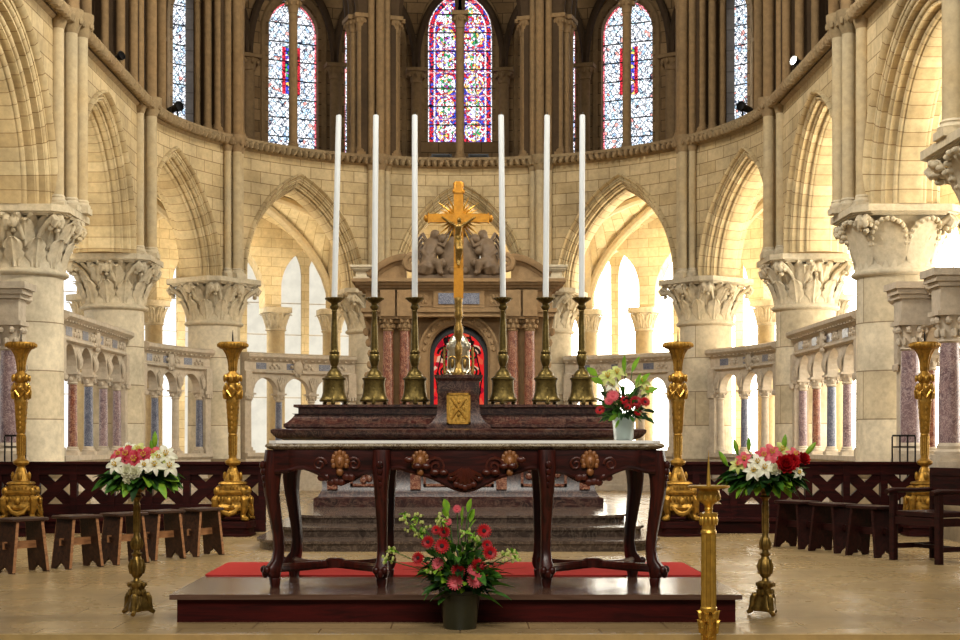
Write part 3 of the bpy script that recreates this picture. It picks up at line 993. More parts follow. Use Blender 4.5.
# ---- choir screens between the pillars
def screen(b, s0, s1, n, rho, lab, big=False):
    x, y = b.pos((s0 + s1) / 2, rho)
    e = empty('choir_screen', (x, y, 0), b.rot((s0 + s1) / 2))
    mb = MB()
    ring(mb, b, s0, s1, [(rho - .22, 0), (rho - .22, .12), (rho - .17, .16), (rho - .17, .78), (rho - .24, .84), (rho - .24, .92), (rho + .2, .92), (rho + .2, 0)], 8)
    mb.build('base_wall', M['screenstone'], e)
    mb = MB()
    W = s1 - s0
    pw = .22
    w = (W - 2 * pw) / n
    hl = [(s0 + pw + w * (i + .5), w * .40) for i in range(n)]
    ss = sorted(set([s0, s1] + [q for c, a in hl for k in range(8) for q in (c - a * cos(pi / 2 * k / 7), c + a * cos(pi / 2 * k / 7), c - a - .001, c + a + .001)]))

    def zb(s):
        for c, a in hl:
            if abs(s - c) < a: return 2.34 + sqrt(a * a - (s - c) ** 2)
        return 2.33
    wall_strip(mb, b, rho - .1, rho + .1, ss, zb, lambda s: 2.84, 'iob')
    ar = mb.build('arcade', M['screenstone'], e)
    mb = MB()                                        # leaf sprays in the spandrels
    for i in range(n + 1):
        s = s0 + pw + w * i
        for q in (-1.0, -.5, 0, .5, 1.0):
            p = [b.p3(s + q * (.02 + .16 * k / 4) * (1 - .1 * k), rho - .115 - .03 * sin(k), 2.4 + .09 * k * (1 - .18 * abs(q))) for k in range(5)]
            mb.tube(p, [.03, .032, .03, .024, .012], 6)
    mb.build('spandrel_leaves', M['screenstone'], ar)
    for i in range(n + 1):
        s = s0 + pw + w * i
        mb = MB()
        xx, yy = b.pos(s, rho)
        r = .085
        mb.lathe([(r, 1.06), (r * .97, 1.6), (r * .9, 2.16)], 16, xx, yy)
        ci = i if not b.hemi else i + 1
        c = mb.build('colonnette', M[('pmarble', 'rmarble', 'bmarble', 'pmarble')[ci % 4]] if not b.hemi else M[('screenstone', 'bmarble', 'screenstone', 'bmarble')[i % 4]], e)
        mb = MB()
        mb.M = Matrix.Translation((xx, yy, 0)) @ Matrix.Rotation(b.rot(s), 4, 'Z')
        mb.cbox(0, 0, .92, .25, .25, .06)
        mb.lathe([(.12, .98), (.125, 1.01), (.1, 1.03), (.105, 1.05), (.085, 1.07)], 16)
        mb.build('colonnette_base', M['screenstone'], c)
        mb = MB()
        mb.M = Matrix.Translation((xx, yy, 0)) @ Matrix.Rotation(b.rot(s), 4, 'Z')
        mb.lathe([(.08, 2.13), (.1, 2.15), (.085, 2.17), (.1, 2.24), (.13, 2.3)], 16)
        for k in range(8):
            a = pi / 4 * k
            mb.ball(.115 * cos(a), .115 * sin(a), 2.22 + .06 * (k % 2), .035, .035, .04, 6)
        mb.cbox(0, 0, 2.3, .28, .28, .04)
        mb.build('colonnette_capital', M['screenstone'], c)
    for s in (s0 + pw / 2 - .02, s1 - pw / 2 + .02):
        mb = MB()
        xx, yy = b.pos(s, rho)
        mb.M = Matrix.Translation((xx, yy, 0)) @ Matrix.Rotation(b.rot(s), 4, 'Z')
        mb.cbox(0, -.02, .92, .24, .34, .14)
        mb.cbox(0, -.02, 1.06, .19, .28, 1.2)
        mb.cbox(0, -.02, 2.26, .24, .34, .08)
        mb.cbox(0, -.05, 2.34, .2, .3, .5)
        for k in range(3):
            mb.ball(-.07 + .07 * k, -.2, 2.22, .04, .04, .06, 6)
        mb.build('pilaster', M['screenstone'], e)
    mb = MB()
    ring(mb, b, s0, s1, [(rho - .14, 2.8), (rho - .18, 2.83), (rho - .16, 2.86), (rho - .13, 2.88), (rho - .13, 3.1), (rho + .12, 3.1), (rho + .12, 2.8)], 10)
    fmb = mb
    mb = fmb
    for i in range(n):
        s = s0 + pw + w * (i + .78)
        for k in range(5):
            p = b.p3(s + (k - 2) * w * .075, rho - .14, 2.985 + .03 * (k % 2 * 2 - 1))
            mb.ball(*p, .045, .045, .045, 6)
    p = b.p3((s0 + s1) / 2, rho - .16, 2.98)
    mb.M = Matrix.Translation(p) @ Matrix.Rotation(b.rot((s0 + s1) / 2), 4, 'Z')
    mb.ball(0, 0, 0, .13, .06, .17, 12)
    for k in range(10): mb.ball(.17 * cos(k * .628), 0, .2 * sin(k * .628), .045, .05, .045, 6)
    fz = mb.build('frieze', M['screenstone'], e)
    for i in range(n):
        s = s0 + pw + w * i
        mb = MB()
        ring(mb, b, s + w * .16, s + w * .5, [(rho - .138, 2.91), (rho - .138, 3.06), (rho - .12, 3.06), (rho - .12, 2.91)], 3)
        mb.build('inlay_panel', M['bmarble'], fz)
    mb = MB()
    ring(mb, b, s0, s1, [(rho - .14, 3.08), (rho - .18, 3.12), (rho - .26, 3.16), (rho - .3, 3.2), (rho - .3, 3.26), (rho - .2, 3.3), (rho + .16, 3.3), (rho + .16, 3.08)], 10)
    k = max(2, int(W / .19))
    for i in range(k):
        s = s0 + W * (i + .5) / k
        ring(mb, b, s - .035, s + .035, [(rho - .24, 3.12), (rho - .24, 3.165), (rho - .14, 3.165), (rho - .14, 3.12)], 1)
    mb.build('cornice', M['screenstone'], e)
    if big:                                          # tall free-standing columns with projecting entablature blocks
        for yc in (17.9, 19.5, 21.2):
            s = (yc - b.c) * -b.side
            xx, yy = b.pos(s, rho - .42)
            mb = MB()
            mb.M = Matrix.Translation((xx, yy, 0)) @ Matrix.Rotation(b.rot(s), 4, 'Z')
            mb.lathe([(.14, 1.12), (.142, 1.7), (.122, 2.4)], 24)
            c = mb.build('front_column', M['pmarble'], e)
            mb.v, mb.f, mb.uv = [], [], []
            mb.cbox(0, .08, 0, .46, .6, .9)
            mb.cbox(0, 0, .9, .38, .38, .08)
            mb.lathe([(.185, .98), (.19, 1.02), (.155, 1.05), (.165, 1.09), (.14, 1.13)], 24)
            mb.build('column_pedestal', M['screenstone'], c)
            mb.v, mb.f, mb.uv = [], [], []
            mb.lathe([(.122, 2.38), (.15, 2.4), (.125, 2.43), (.14, 2.55), (.2, 2.72)], 20)
            for k in range(8):
                a = pi / 4 * k
                mb.ball(.165 * cos(a), .165 * sin(a), 2.5, .045, .045, .06, 6)
                mb.ball(.2 * cos(a + .4), .2 * sin(a + .4), 2.66, .05, .05, .05, 6)
            mb.cbox(0, 0, 2.72, .44, .44, .06)
            mb.build('column_capital', M['screenstone'], c)
            mb.v, mb.f, mb.uv = [], [], []
            mb.cbox(0, .12, 2.78, .36, .6, .3)
            mb.cbox(0, .12, 3.08, .44, .68, .06)
            mb.cbox(0, .12, 3.14, .52, .76, .07)
            mb.cbox(0, .12, 3.21, .6, .84, .09)
            mb.build('entablature_block', M['screenstone'], c)
    if not b.hemi: e.scale = (1, 1, 1.05 if big else 1.035)
    tag(e, lab, 'screen', 'carved stone screens between the pillars')


for b in BAYS:
    if b.hemi: screen(b, -b.half + .6, b.half - .6, 3, 6.82, 'carved stone arcade screen standing in the ' + WHERE[b.name])
    elif 'near' in b.name: screen(b, *((-2.4, 1.65) if b.side < 0 else (-1.65, 2.4)), 4, 6.87, 'carved stone arcade screen standing in the ' + WHERE[b.name], True)
    else: screen(b, -b.half + .62, b.half - .62, 4, 6.85, 'carved stone arcade screen standing in the ' + WHERE[b.name])
# ================================================================== wooden dais, carpet, altar table
PT = .19
e = empty('wooden_dais', (-.03, 11.2, 0))
mb = MB(); mb.box(-1.945, 1.89, 9.9, 12.45, .155, PT); mb.build('dais_top', M['dais'], e)
mb = MB(); mb.box(-1.90, 1.85, 9.94, 12.42, 0, .155); mb.build('dais_front', M['daisf'], e)
tag(e, 'low dark wooden platform under the altar table', 'platform')
mb = MB()
poly = []
for cx, cy, a0 in ((1.80, 11.27, -90), (1.80, 12.33, 0), (-1.88, 12.33, 90), (-1.88, 11.27, 180)):
    for k in range(5):
        a = radians(a0 + 22.5 * k); poly.append((cx + .06 * cos(a), cy + .06 * sin(a)))
mb.slab(poly, PT, PT + .012)
tag(mb.build('red_carpet', M['carpet']), 'red carpet strip across the back of the wooden platform', 'carpet')

TX, TYF, TYB, TH = .035, 10.40, 11.16, 1.155          # table axis, front and back leg lines, underside of the marble


def front_y(u, back=False):                           # serpentine edge; u in -1..1
    w = .055 * cos(u * pi * 2.0) * (1 - u * u * .3) + .03 * (abs(u) > .9) * (1 - abs(u)) * 10
    return (TYB + .10 + w * .6) if back else (TYF - .07 - w * .9)


def table_outline(hw, dy):
    us = [-1 + 2 * i / 48 for i in range(49)]
    F_ = [(TX + hw * u, front_y(u) - dy) for u in us]
    B_ = [(TX + hw * u, front_y(u, True) + dy) for u in us]
    out = []
    rc = .05
    for x, y in F_: out.append((x, y + (rc if abs(x - TX) > hw - .02 else 0)))
    for x, y in B_[::-1]: out.append((x, y - (rc if abs(x - TX) > hw - .02 else 0)))
    return out


e = empty('altar_table', (TX, 10.8, PT))
mb = MB()
P = []
for k, (ins, z) in enumerate(((.06, TH), (.03, TH + .005), (.012, TH + .014), (.0, TH + .026), (.006, TH + .038), (.02, TH + .045))):
    P.append([(x, y, z) for x, y in table_outline(1.40 - ins, -ins)])
mb.grid(P, cv=True)
mb.add(P[-1], [list(range(len(P[-1])))]); mb.add(P[0], [list(range(len(P[0])))[::-1]])
mb.build('tabletop', M['tmarble'], e)


def apron_bottom(u):
    a = abs(u)
    z = TH - .168
    z -= .13 * math.exp(-(a / .16) ** 2)                                # middle cartouche
    z -= .085 * math.exp(-((a - .66) / .085) ** 2)                       # side drops
    z += .03 * math.exp(-((a - .86) / .06) ** 2) + .03 * math.exp(-((a - .36) / .06) ** 2)
    return z


for nm, back in (('apron', 0), ('apron', 1)):
    mb = MB()
    P = []
    for i in range(81):
        u = -1 + 2 * i / 80
        x, y0 = TX + 1.33 * u, front_y(u, back) + (-.06 if back else .06)
        zb_ = apron_bottom(u)
        sg = -1 if not back else 1
        P.append([(x, y0 - .02 * sg, TH), (x, y0 + .02 * sg, TH), (x, y0 + .024 * sg, TH - .05), (x, y0 + .02 * sg, zb_ + .03), (x, y0 + .032 * sg, zb_ + .015), (x, y0 + .025 * sg, zb_), (x, y0 - .02 * sg, zb_)])
    mb.grid(P, cv=True)
    mb.add(P[0], [list(range(7))]); mb.add(P[-1], [list(range(7))[::-1]])
    mb.build(nm, M['mahogx'], e)
for sg in (-1, 1):
    mb = MB(); mb.box(TX + sg * 1.33 - .02, TX + sg * 1.33 + .02, TYF - .0, TYB + .03, TH - .16, TH); mb.build('side_apron', M['mahogx'], e)


def scroll(mb, x, y, z, r, turns, sg, rad=.012, up=1):
    pts = []
    for i in range(22):
        q = i / 21
        a = q * turns * 2 * pi
        pts.append((x + sg * r * (1 - .8 * q) * cos(a), y, z + up * r * (1 - .8 * q) * sin(a)))
    mb.tube(pts, [rad * (1.1 - .4 * i / 21) for i in range(22)], 6)


fy = lambda u: front_y(u) + .035
mb = MB()                                             # middle carving: shell, scrolls, leaves
for k in range(9):
    a = radians(200 + 17.5 * k)
    mb.tube([(TX + .02 * cos(a), fy(0) - .01, TH - .13), (TX + .075 * cos(a), fy(0) - .025, TH - .14 + .07 * sin(a)), (TX + .115 * cos(a), fy(0) - .01, TH - .14 + .115 * sin(a))], [.008, .016, .012], 6)
for sg in (-1, 1):
    scroll(mb, TX + sg * .2, fy(.15), TH - .12, .07, 1.6, sg)
    scroll(mb, TX + sg * .33, fy(.25), TH - .10, .045, 1.4, -sg, .010)
    for k in range(6):
        mb.ball(TX + sg * (.09 + .06 * k), fy(.1) - .01, TH - .20 + .022 * k + .02 * (k % 2), .035, .018, .024, 8)
for k in range(5): mb.ball(TX + .03 * (k - 2), fy(0) - .01, TH - .26 + .01 * abs(k - 2), .024, .018, .028, 8)
mb.build('shell_carving', M['carvew'], e)
for sg in (-1, 1):                                    # carved heads between the legs
    for u in (.66, .235):
        mb = MB()
        x, y = TX + sg * 1.33 * u, fy(u) - .01
        mb.ball(x, y, TH - .085 - .0, .042, .035, .055, 10)
        mb.ball(x, y - .035, TH - .09, .012, .014, .016, 6)
        for k in range(9):
            a = radians(-30 + 30 * k)
            mb.ball(x + .05 * cos(a), y + .005, TH - .08 + .06 * sin(a), .02, .018, .022, 6)
        mb.ball(x, y - .005, TH - .155, .026, .02, .03, 8)
        mb.build('carved_mask', M['mask'], e)
    mb = MB()
    for k in range(7): mb.ball(TX + sg * (.80 + .035 * k), fy(.65) - .004, TH - .19 - .05 * math.exp(-((k - 3) / 2) ** 2) + .015 * (k % 2), .03, .02, .026, 7)
    scroll(mb, TX + sg * .78, fy(.6), TH - .10, .05, 1.5, sg, .010)
    scroll(mb, TX + sg * 1.02, fy(.75), TH - .10, .05, 1.5, -sg, .010)
    mb.build('leaf_carving', M['carvew'], e)


def leg(x, y, dx, dy, mid=False):
    mb = MB()
    L = math.hypot(dx, dy); dx /= L; dy /= L
    prof = [(1.15, .0, .062, .058), (1.02, .018, .066, .060), (.93, .03, .056, .052), (.80, .022, .047, .044), (.65, -.002, .040, .038), (.50, -.022, .035, .034),
            (.40, -.028, .034, .033), (.30, -.012, .042, .040), (.255, .012, .058, .052), (.225, .024, .060, .054), (.205, .014, .05, .046), (.19 + .105, .0, .045, .045)]
    prof = [(1.155, 0, .064, .06), (1.03, .016, .067, .062), (.95, .026, .058, .055), (.84, .022, .05, .047), (.70, .0, .043, .041), (.56, -.022, .037, .036),
            (.46, -.03, .036, .035), (.38, -.018, .041, .04), (.335, .008, .055, .05), (.30, .02, .058, .053), (.27, .012, .046, .043), (.255, .004, .034, .034),
            (.245, .0, .038, .038), (.215, .0, .034, .034), (.19, .0, .029, .029)]
    P = []
    ang = atan2(dy, dx)
    for z, o, ra, rb in prof:
        row = []
        for k in range(16):
            a = 2 * pi * (k + .5) / 16
            p_ = .55
            u = ra * math.copysign(abs(cos(a)) ** p_, cos(a)); v = rb * math.copysign(abs(sin(a)) ** p_, sin(a))
            row.append((x + dx * o + u * cos(ang) - v * sin(ang), y + dy * o + u * sin(ang) + v * cos(ang), z))
        P.append(row)
    mb.grid(P, cv=True)
    mb.add(P[0], [list(range(16))]); mb.add(P[-1], [list(range(16))[::-1]])
    fx, fy_ = x + dx * .07, y + dy * .07
    for sg in (-1, 1): mb.ball(fx - dy * .03 * sg, fy_ + dx * .03 * sg, .315, .028, .028, .03, 8)
    mb.ball(fx, fy_, .29, .026, .026, .035, 8)
    for k in range(4): mb.ball(x + dx * (.092 - .006 * k), y + dy * (.092 - .006 * k), 1.05 - .045 * k, .024 - .003 * k, .024 - .003 * k, .03, 8)
    mb.build('leg', M['mahog'], e)


LEGS = {'fl': (-1.300, TYF + .0, -1, -.5), 'fr': (1.370, TYF, 1, -.5), 'fml': (-.548, TYF - .02, -.1, -1), 'fmr': (.606, TYF - .02, .1, -1),
        'bl': (-1.25, TYB, -1, .5), 'br': (1.30, TYB, 1, .5), 'bml': (-.535, TYB + .02, -.1, 1), 'bmr': (.595, TYB + .02, .1, 1)}
for k in LEGS: leg(*LEGS[k])
for a, b_, c, d in (('fl', 'bl', 'fml', 'bml'), ('fmr', 'bmr', 'fr', 'br')):
    ps = [Vector((LEGS[k][0], LEGS[k][1], .325)) for k in (a, b_, c, d)]
    mid = sum(ps, Vector()) / 4
    mb = MB()
    for p in ps:
        q = Vector((mid.x + (p.x - mid.x) * .35, mid.y + (p.y - mid.y) * .12, .315))
        pts = []
        for i in range(11):
            t_ = i / 10
            w = (1 - t_) ** 2 * p + 2 * t_ * (1 - t_) * Vector((mid.x + (p.x - mid.x) * .75, mid.y + (p.y - mid.y) * .2, .33)) + t_ ** 2 * mid
            w.z = .325 - .012 * sin(pi * t_)
            pts.append(w)
        mb.tube(pts, [.028] * 11, 8, 1.15)
    mb.loft([(.30, .075, .05, .8), (.35, .08, .055, .8), (.365, .05, .035, .8)], 16, mid.x, mid.y, 0)
    mb.build('stretcher', M['mahog'], e)
tag(e, 'long carved mahogany altar table with marble top on eight curved legs', 'table')
mb = MB()
P = [(x, y) for x, y in table_outline(1.372, -.012)]
mb.slab(P, TH + .045, TH + .066)
tag(mb.build('altar_cloth', M['cloth']), 'thin white linen cloth lying flat on the altar table', 'cloth')
TTOP = TH + .066

# ================================================================== stone altar behind, steps, tabernacle
AX = -.02
e = empty('high_altar', (AX, 20.5, 0))


def step_poly(hw, yf, fl, yb=22.2):
    out = [(AX - hw, yf), (AX + hw, yf)]
    n = 6
    R_ = [(AX + hw + fl * sin(pi / 2 * k / n), yf + .75 - .75 * cos(pi / 2 * k / n)) for k in range(1, n + 1)]
    out += R_ + [(AX + hw + fl, yb), (AX - hw - fl, yb)] + [(2 * AX - x, y) for x, y in R_[::-1]]
    return out


for hw, yf, z0, z1 in ((1.72, 16.2, 0, .115), (1.62, 16.85, .115, .225), (1.52, 17.7, .225, .32)):
    mb = MB()
    mb.slab(step_poly(hw, yf + .03, .55), z0, z1 - .03)
    mb.slab(step_poly(hw + .02, yf, .56), z1 - .03, z1)
    mb.build('altar_step', M['smarble'], e)
AY = 19.9


def wide(mb, secs, yb=21.4):                         # horizontal moulded slab sections (z, half width, front y)
    P = [[(AX - hw, yb, z), (AX - hw, yf, z), (AX + hw, yf, z), (AX + hw, yb, z)] for z, hw, yf in secs]
    mb.grid(P, cv=True)
    mb.add(P[0], [(3, 2, 1, 0)]); mb.add(P[-1], [(0, 1, 2, 3)])


mb = MB()
wide(mb, [(.32, 1.95, AY - .02), (.44, 1.95, AY - .02), (.46, 1.9, AY + .03), (.52, 1.86, AY + .05), (.56, 1.84, AY + .07), (1.08, 1.84, AY + .07), (1.14, 1.9, AY + .04), (1.2, 1.98, AY - .0), (1.22, 2.05, AY - .06)])
bd = mb.build('altar_body', M['amarble'], e)
mb = MB()
for sg in (-1, 0, 1):
    w = .95 if sg == 0 else .62
    xc = AX + sg * 1.15
    h0, h1 = .60, 1.05
    for x0, x1, z0, z1 in ((xc - w / 2, xc + w / 2, h0, h0 + .035), (xc - w / 2, xc + w / 2, h1 - .035, h1), (xc - w / 2, xc - w / 2 + .035, h0, h1), (xc + w / 2 - .035, xc + w / 2, h0, h1)):
        mb.box(x0, x1, AY + .035, AY + .075, z0, z1)
    for k in range(24):
        mb.ball(xc + random.uniform(-w / 2 + .1, w / 2 - .1), AY + .06, random.uniform(h0 + .08, h1 - .08), .055, .035, .05, 7)
for x in (-1.7, -.58, .58, 1.7):
    mb.box(AX + x - .07, AX + x + .07, AY + .02, AY + .08, .56, 1.1)
mb.build('altar_front_carving', M['rmarble'], bd)
mb = MB()
wide(mb, [(1.22, 2.33, AY - .12), (1.25, 2.42, AY - .18), (1.28, 2.46, AY - .2), (1.325, 2.5, AY - .22), (1.36, 2.5, AY - .22), (1.375, 2.46, AY - .19)])
mb.build('altar_slab', M['amarble'], e)
mb = MB()
wide(mb, [(1.375, 2.34, AY + .25), (1.40, 2.38, AY + .22), (1.44, 2.38, AY + .22), (1.47, 2.33, AY + .28), (1.52, 2.28, AY + .34), (1.57, 2.24, AY + .36), (1.585, 2.28, AY + .33)])
mb.build('altar_shelf', M['amarble'], e)
mb = MB()
wide(mb, [(1.585, 2.2, AY + .42), (1.66, 2.2, AY + .42), (1.675, 2.26, AY + .36), (1.71, 2.26, AY + .36)])
mb.build('altar_shelf', M['amarble'], e)
GZ0 = 1.713
tag(e, 'dark red marble stone altar with stepped shelves and three steps', 'altar')
TYF2 = AY + .2
e = empty('tabernacle', (AX, TYF2 + .3, 1.375))
mb = MB()
P = []
for z, hw, d in ((1.375, .44, .02), (1.42, .43, .02), (1.47, .36, .015), (1.56, .30, .0), (1.70, .285, 0), (2.02, .285, 0), (2.05, .31, .02), (2.08, .33, .04), (2.11, .33, .04)):
    P.append([(AX - hw, TYF2 + .62, z), (AX - hw, TYF2 - d, z), (AX + hw, TYF2 - d, z), (AX + hw, TYF2 + .62, z)])
mb.grid(P, cv=True); mb.add(P[0], [(3, 2, 1, 0)]); mb.add(P[-1], [(0, 1, 2, 3)])
mb.build('tabernacle_body', M['amarble'], e)
mb = MB()
mb.box(AX - .16, AX + .16, TYF2 - .035, TYF2 + .01, 1.44, 1.86)
d = mb.build('tabernacle_door', M['gold'], e)
mb = MB()
for x0, x1, z0, z1 in ((-.16, .16, 1.44, 1.465), (-.16, .16, 1.835, 1.86), (-.16, -.135, 1.44, 1.86), (.135, .16, 1.44, 1.86)):
    mb.box(AX + x0, AX + x1, TYF2 - .055, TYF2 - .03, z0, z1)
for sg in (-1, 1):
    mb.tube([(AX - .1, TYF2 - .04, 1.65 - sg * .14), (AX, TYF2 - .05, 1.65), (AX + .1, TYF2 - .04, 1.65 + sg * .14)], .016, 6)
for k in range(8): mb.ball(AX + .07 * cos(k * pi / 4), TYF2 - .04, 1.65 + .09 * sin(k * pi / 4), .022, .015, .025, 6)
mb.build('door_relief', M['goldp'], d)
tag(e, 'dark marble tabernacle with gilt door in the middle of the altar', 'tabernacle')

# ---- six candlesticks and their candles
CSX = [(-1.755, .02), (-1.195, 0), (-.632, 0), (.60, 0), (1.197, 0), (1.70, .0)]
CSY = AY + .78


def candlestick(top):
    e = empty('altar_candlestick')
    mb = MB()
    P = []
    N = 36
    for h, r, tri in ((.045, .18, .1), (.07, .185, .1), (.085, .17, .1), (.12, .155, .09), (.18, .142, .08), (.3, .134, .07), (.345, .138, .06), (.355, .15, .06), (.375, .15, .06), (.385, .125, .05), (.40, .115, .03)):
        P.append([(r * (1 + tri * cos(3 * (a + pi / 2 + pi / 3)) - tri) * cos(a) * 1.18, r * (1 + tri * cos(3 * (a + pi / 2 + pi / 3)) - tri) * sin(a) * 1.1, h) for a in [2 * pi * k / N for k in range(N)]])
    mb.grid(P, cv=True); mb.add(P[0], [list(range(N))[::-1]]); mb.add(P[-1], [list(range(N))])
    b0 = mb.build('candlestick_base', M['brass'], e, world=False)
    for k in range(3):
        a = pi / 6 + 2 * pi * k / 3
        mb = MB()
        x, y = .165 * cos(a), .15 * sin(a)
        mb.ball(x, y, .025, .034, .034, .026, 8)
        mb.tube([(x, y, .03), (x * .97, y * .97, .075), (x * .85, y * .85, .12)], [.026, .03, .015], 6)
        mb.build('claw_foot', M['brass'], e, world=False)
    mb = MB()
    for k in range(10): mb.ball(.045 * cos(k * .628), -.112, .22 + .06 * sin(k * .628), .018, .014, .02, 6)
    mb.ball(0, -.115, .22, .028, .02, .04, 8)
    mb.build('base_emblem', M['brass'], b0, world=False)
    mb = MB()
    mb.lathe([(.115, .395), (.112, .42), (.09, .46), (.06, .49), (.045, .51), (.05, .525), (.04, .535), (.055, .57), (.074, .63), (.078, .68), (.06, .71), (.068, .72), (.072, .735), (.055, .75), (.05, .77),
              (.052, .8), (.044, 1.1), (.034, 1.3), (.04, 1.31), (.034, 1.325), (.06, 1.35), (.064, 1.375), (.045, 1.40), (.05, 1.42), (.09, 1.445), (.122, 1.475), (.128, 1.495), (.115, 1.5), (.05, 1.49), (.045, 1.49)], 28)
    mb.build('candlestick_stem', M['brass'], e, world=False)
    mb = MB()
    for k in range(16): mb.ball(.118 * cos(k * pi / 8), .118 * sin(k * pi / 8), 1.485, .016, .016, .016, 6)
    mb.build('drip_pan_beading', M['brass'], e, world=False)
    return e


names = ['leftmost of the six brass altar candlesticks', 'brass altar candlestick, second from the left on the altar shelf', 'brass altar candlestick just left of the tabernacle',
         'brass altar candlestick just right of the tabernacle', 'brass altar candlestick, second from the right on the altar shelf', 'rightmost of the six brass altar candlesticks']
cn = ['leftmost of the six tall white candles', 'tall white candle, second from the left above the altar', 'tall white candle left of the golden cross',
      'tall white candle right of the golden cross', 'tall white candle, second from the right above the altar', 'rightmost of the six tall white candles']
c0 = candlestick(1.5)
mb = MB()
mb.lathe([(.041, 0), (.0405, 1.2), (.039, 2.54), (.034, 2.56), (.01, 2.565)], 16)
k0 = mb.build('candle', M['wax'])
mb = MB(); mb.tube([(0, 0, 2.56), (.003, 0, 2.585), (.008, 0, 2.6)], .005, 5)
mb.build('candle_wick', M['black'], k0, world=False)
for k, (x, dz) in enumerate(CSX):
    o = c0 if k == 0 else copy_tree(c0)
    o.location = (x, CSY, GZ0); o.rotation_euler = (0, 0, random.uniform(-.12, .12))
    tag(o, names[k], 'candlestick', 'brass candlesticks on the altar shelf')
    q = k0 if k == 0 else copy_tree(k0)
    q.location = (x, CSY, GZ0 + 1.491); q.rotation_euler = (0, (.024, .008, 0, -.010, .008, .004)[k], 0)
    tag(q, cn[k], 'candle', 'tall white candles on the altar')


def remesh(o, v):
    m = o.modifiers.new('remesh', 'REMESH'); m.mode = 'VOXEL'; m.voxel_size = v; m.use_smooth_shade = True
    s = o.modifiers.new('smooth', 'SMOOTH'); s.factor = .5; s.iterations = 4


# ---- crucifix on the tabernacle
KX, KY, KZ = AX, TYF2 + .22, 2.11
e = empty('altar_cross', (KX, KY, KZ))
mb = MB()
mb.loft([(0, .09, .09, .8), (.03, .09, .09, .8), (.05, .07, .07, .8), (.1, .05, .05, .9), (.14, .04, .04, 1)], 20)
mb.lathe([(r * .68, z) for r, z in [(.05, .14), (.035, .17), (.04, .2), (.075, .3), (.085, .36), (.06, .42), (.045, .45), (.05, .48), (.085, .54), (.095, .6), (.09, .66), (.06, .72), (.06, .76), (.085, .8), (.09, .84), (.075, .9), (.08, 1.0), (.09, 1.04), (.075, 1.07)]], 24)
mb.build('cross_stand', M['bronze'], e, world=False)
mb = MB()
mb.box(-.066, .066, -.03, .03, 1.06, 2.62)
mb.loft([(2.50, .085, .05, .5), (2.54, .09, .05, .5), (2.56, .07, .045, .6), (2.64, .075, .05, .6), (2.66, .05, .04, .7)], 16)
mb.build('cross_upright', M['goldx'], e, world=False)
mb = MB()
mb.box(-.40, .40, -.032, .028, 2.10, 2.215)
for sg in (-1, 1):
    mb.box(sg * .40 - .0, sg * .40 + sg * .02, -.036, .032, 2.085, 2.23)
    mb.ball(sg * .44, 0, 2.158, .04, .03, .055, 8)
mb.build('cross_bar', M['goldx'], e, world=False)
mb = MB()
for k in range(28):
    a = 2 * pi * k / 28
    L = .37 if k % 2 else .30
    w = .024
    mb.add([(.06 * cos(a) - w * sin(a), .04, 2.16 + .06 * sin(a) + w * cos(a)), (.06 * cos(a) + w * sin(a), .04, 2.16 + .06 * sin(a) - w * cos(a)), (L * cos(a), .04, 2.16 + L * sin(a)), (.1 * cos(a), .025, 2.16 + .1 * sin(a)), (.1 * cos(a), .06, 2.16 + .1 * sin(a))],
           [(0, 3, 2), (3, 1, 2), (0, 2, 4), (4, 2, 1), (0, 4, 1, 3)])
mb.build('sunburst_rays', M['goldb'], e, world=False)
mb = MB()
y0 = -.075
mb.tube([(-.015, y0, 1.9), (0, y0 - .02, 1.97), (0, y0 - .02, 2.03), (0, y0 - .02, 2.06)], [.042, .044, .058, .04], 10)     # torso
mb.tube([(-.015, y0, 1.92), (-.01, y0, 1.87), (-.005, y0, 1.83)], [.045, .05, .045], 10)
mb.ball(.01, y0 - .035, 2.115, .03, .033, .04, 10)
mb.tube([(0, y0 - .02, 2.05), (.006, y0 - .03, 2.1)], .018, 8)
for sg in (-1, 1):
    mb.tube([(sg * .045, y0 - .01, 2.05), (sg * .13, y0 + .01, 2.1), (sg * .21, y0 + .025, 2.16), (sg * .235, y0 + .03, 2.175)], [.024, .019, .014, .012], 8)
    mb.tube([(sg * .024, y0, 1.86), (sg * .028 + .012, y0 - .04, 1.72), (sg * .016 - .004, y0 - .005, 1.57), (sg * .008, y0 - .02, 1.53), (sg * .008, y0 - .04, 1.50)], [.034, .028, .02, .014, .012], 8)
c = mb.build('figure_of_christ', M['bronze'], e, world=False)
remesh(c, .0085)
mb = MB()
P = [[((.052 + .006 * sin(a * 5)) * cos(a) - .01, y0 + .045 * sin(a), z) for a in [2 * pi * k / 16 for k in range(16)]] for z in (1.9, 1.87, 1.82, 1.79)]
mb.grid(P, cv=True)
mb.build('loincloth', M['gold'], e, world=False)
tag(e, 'tall golden crucifix with sunburst rays standing on the tabernacle', 'crucifix')

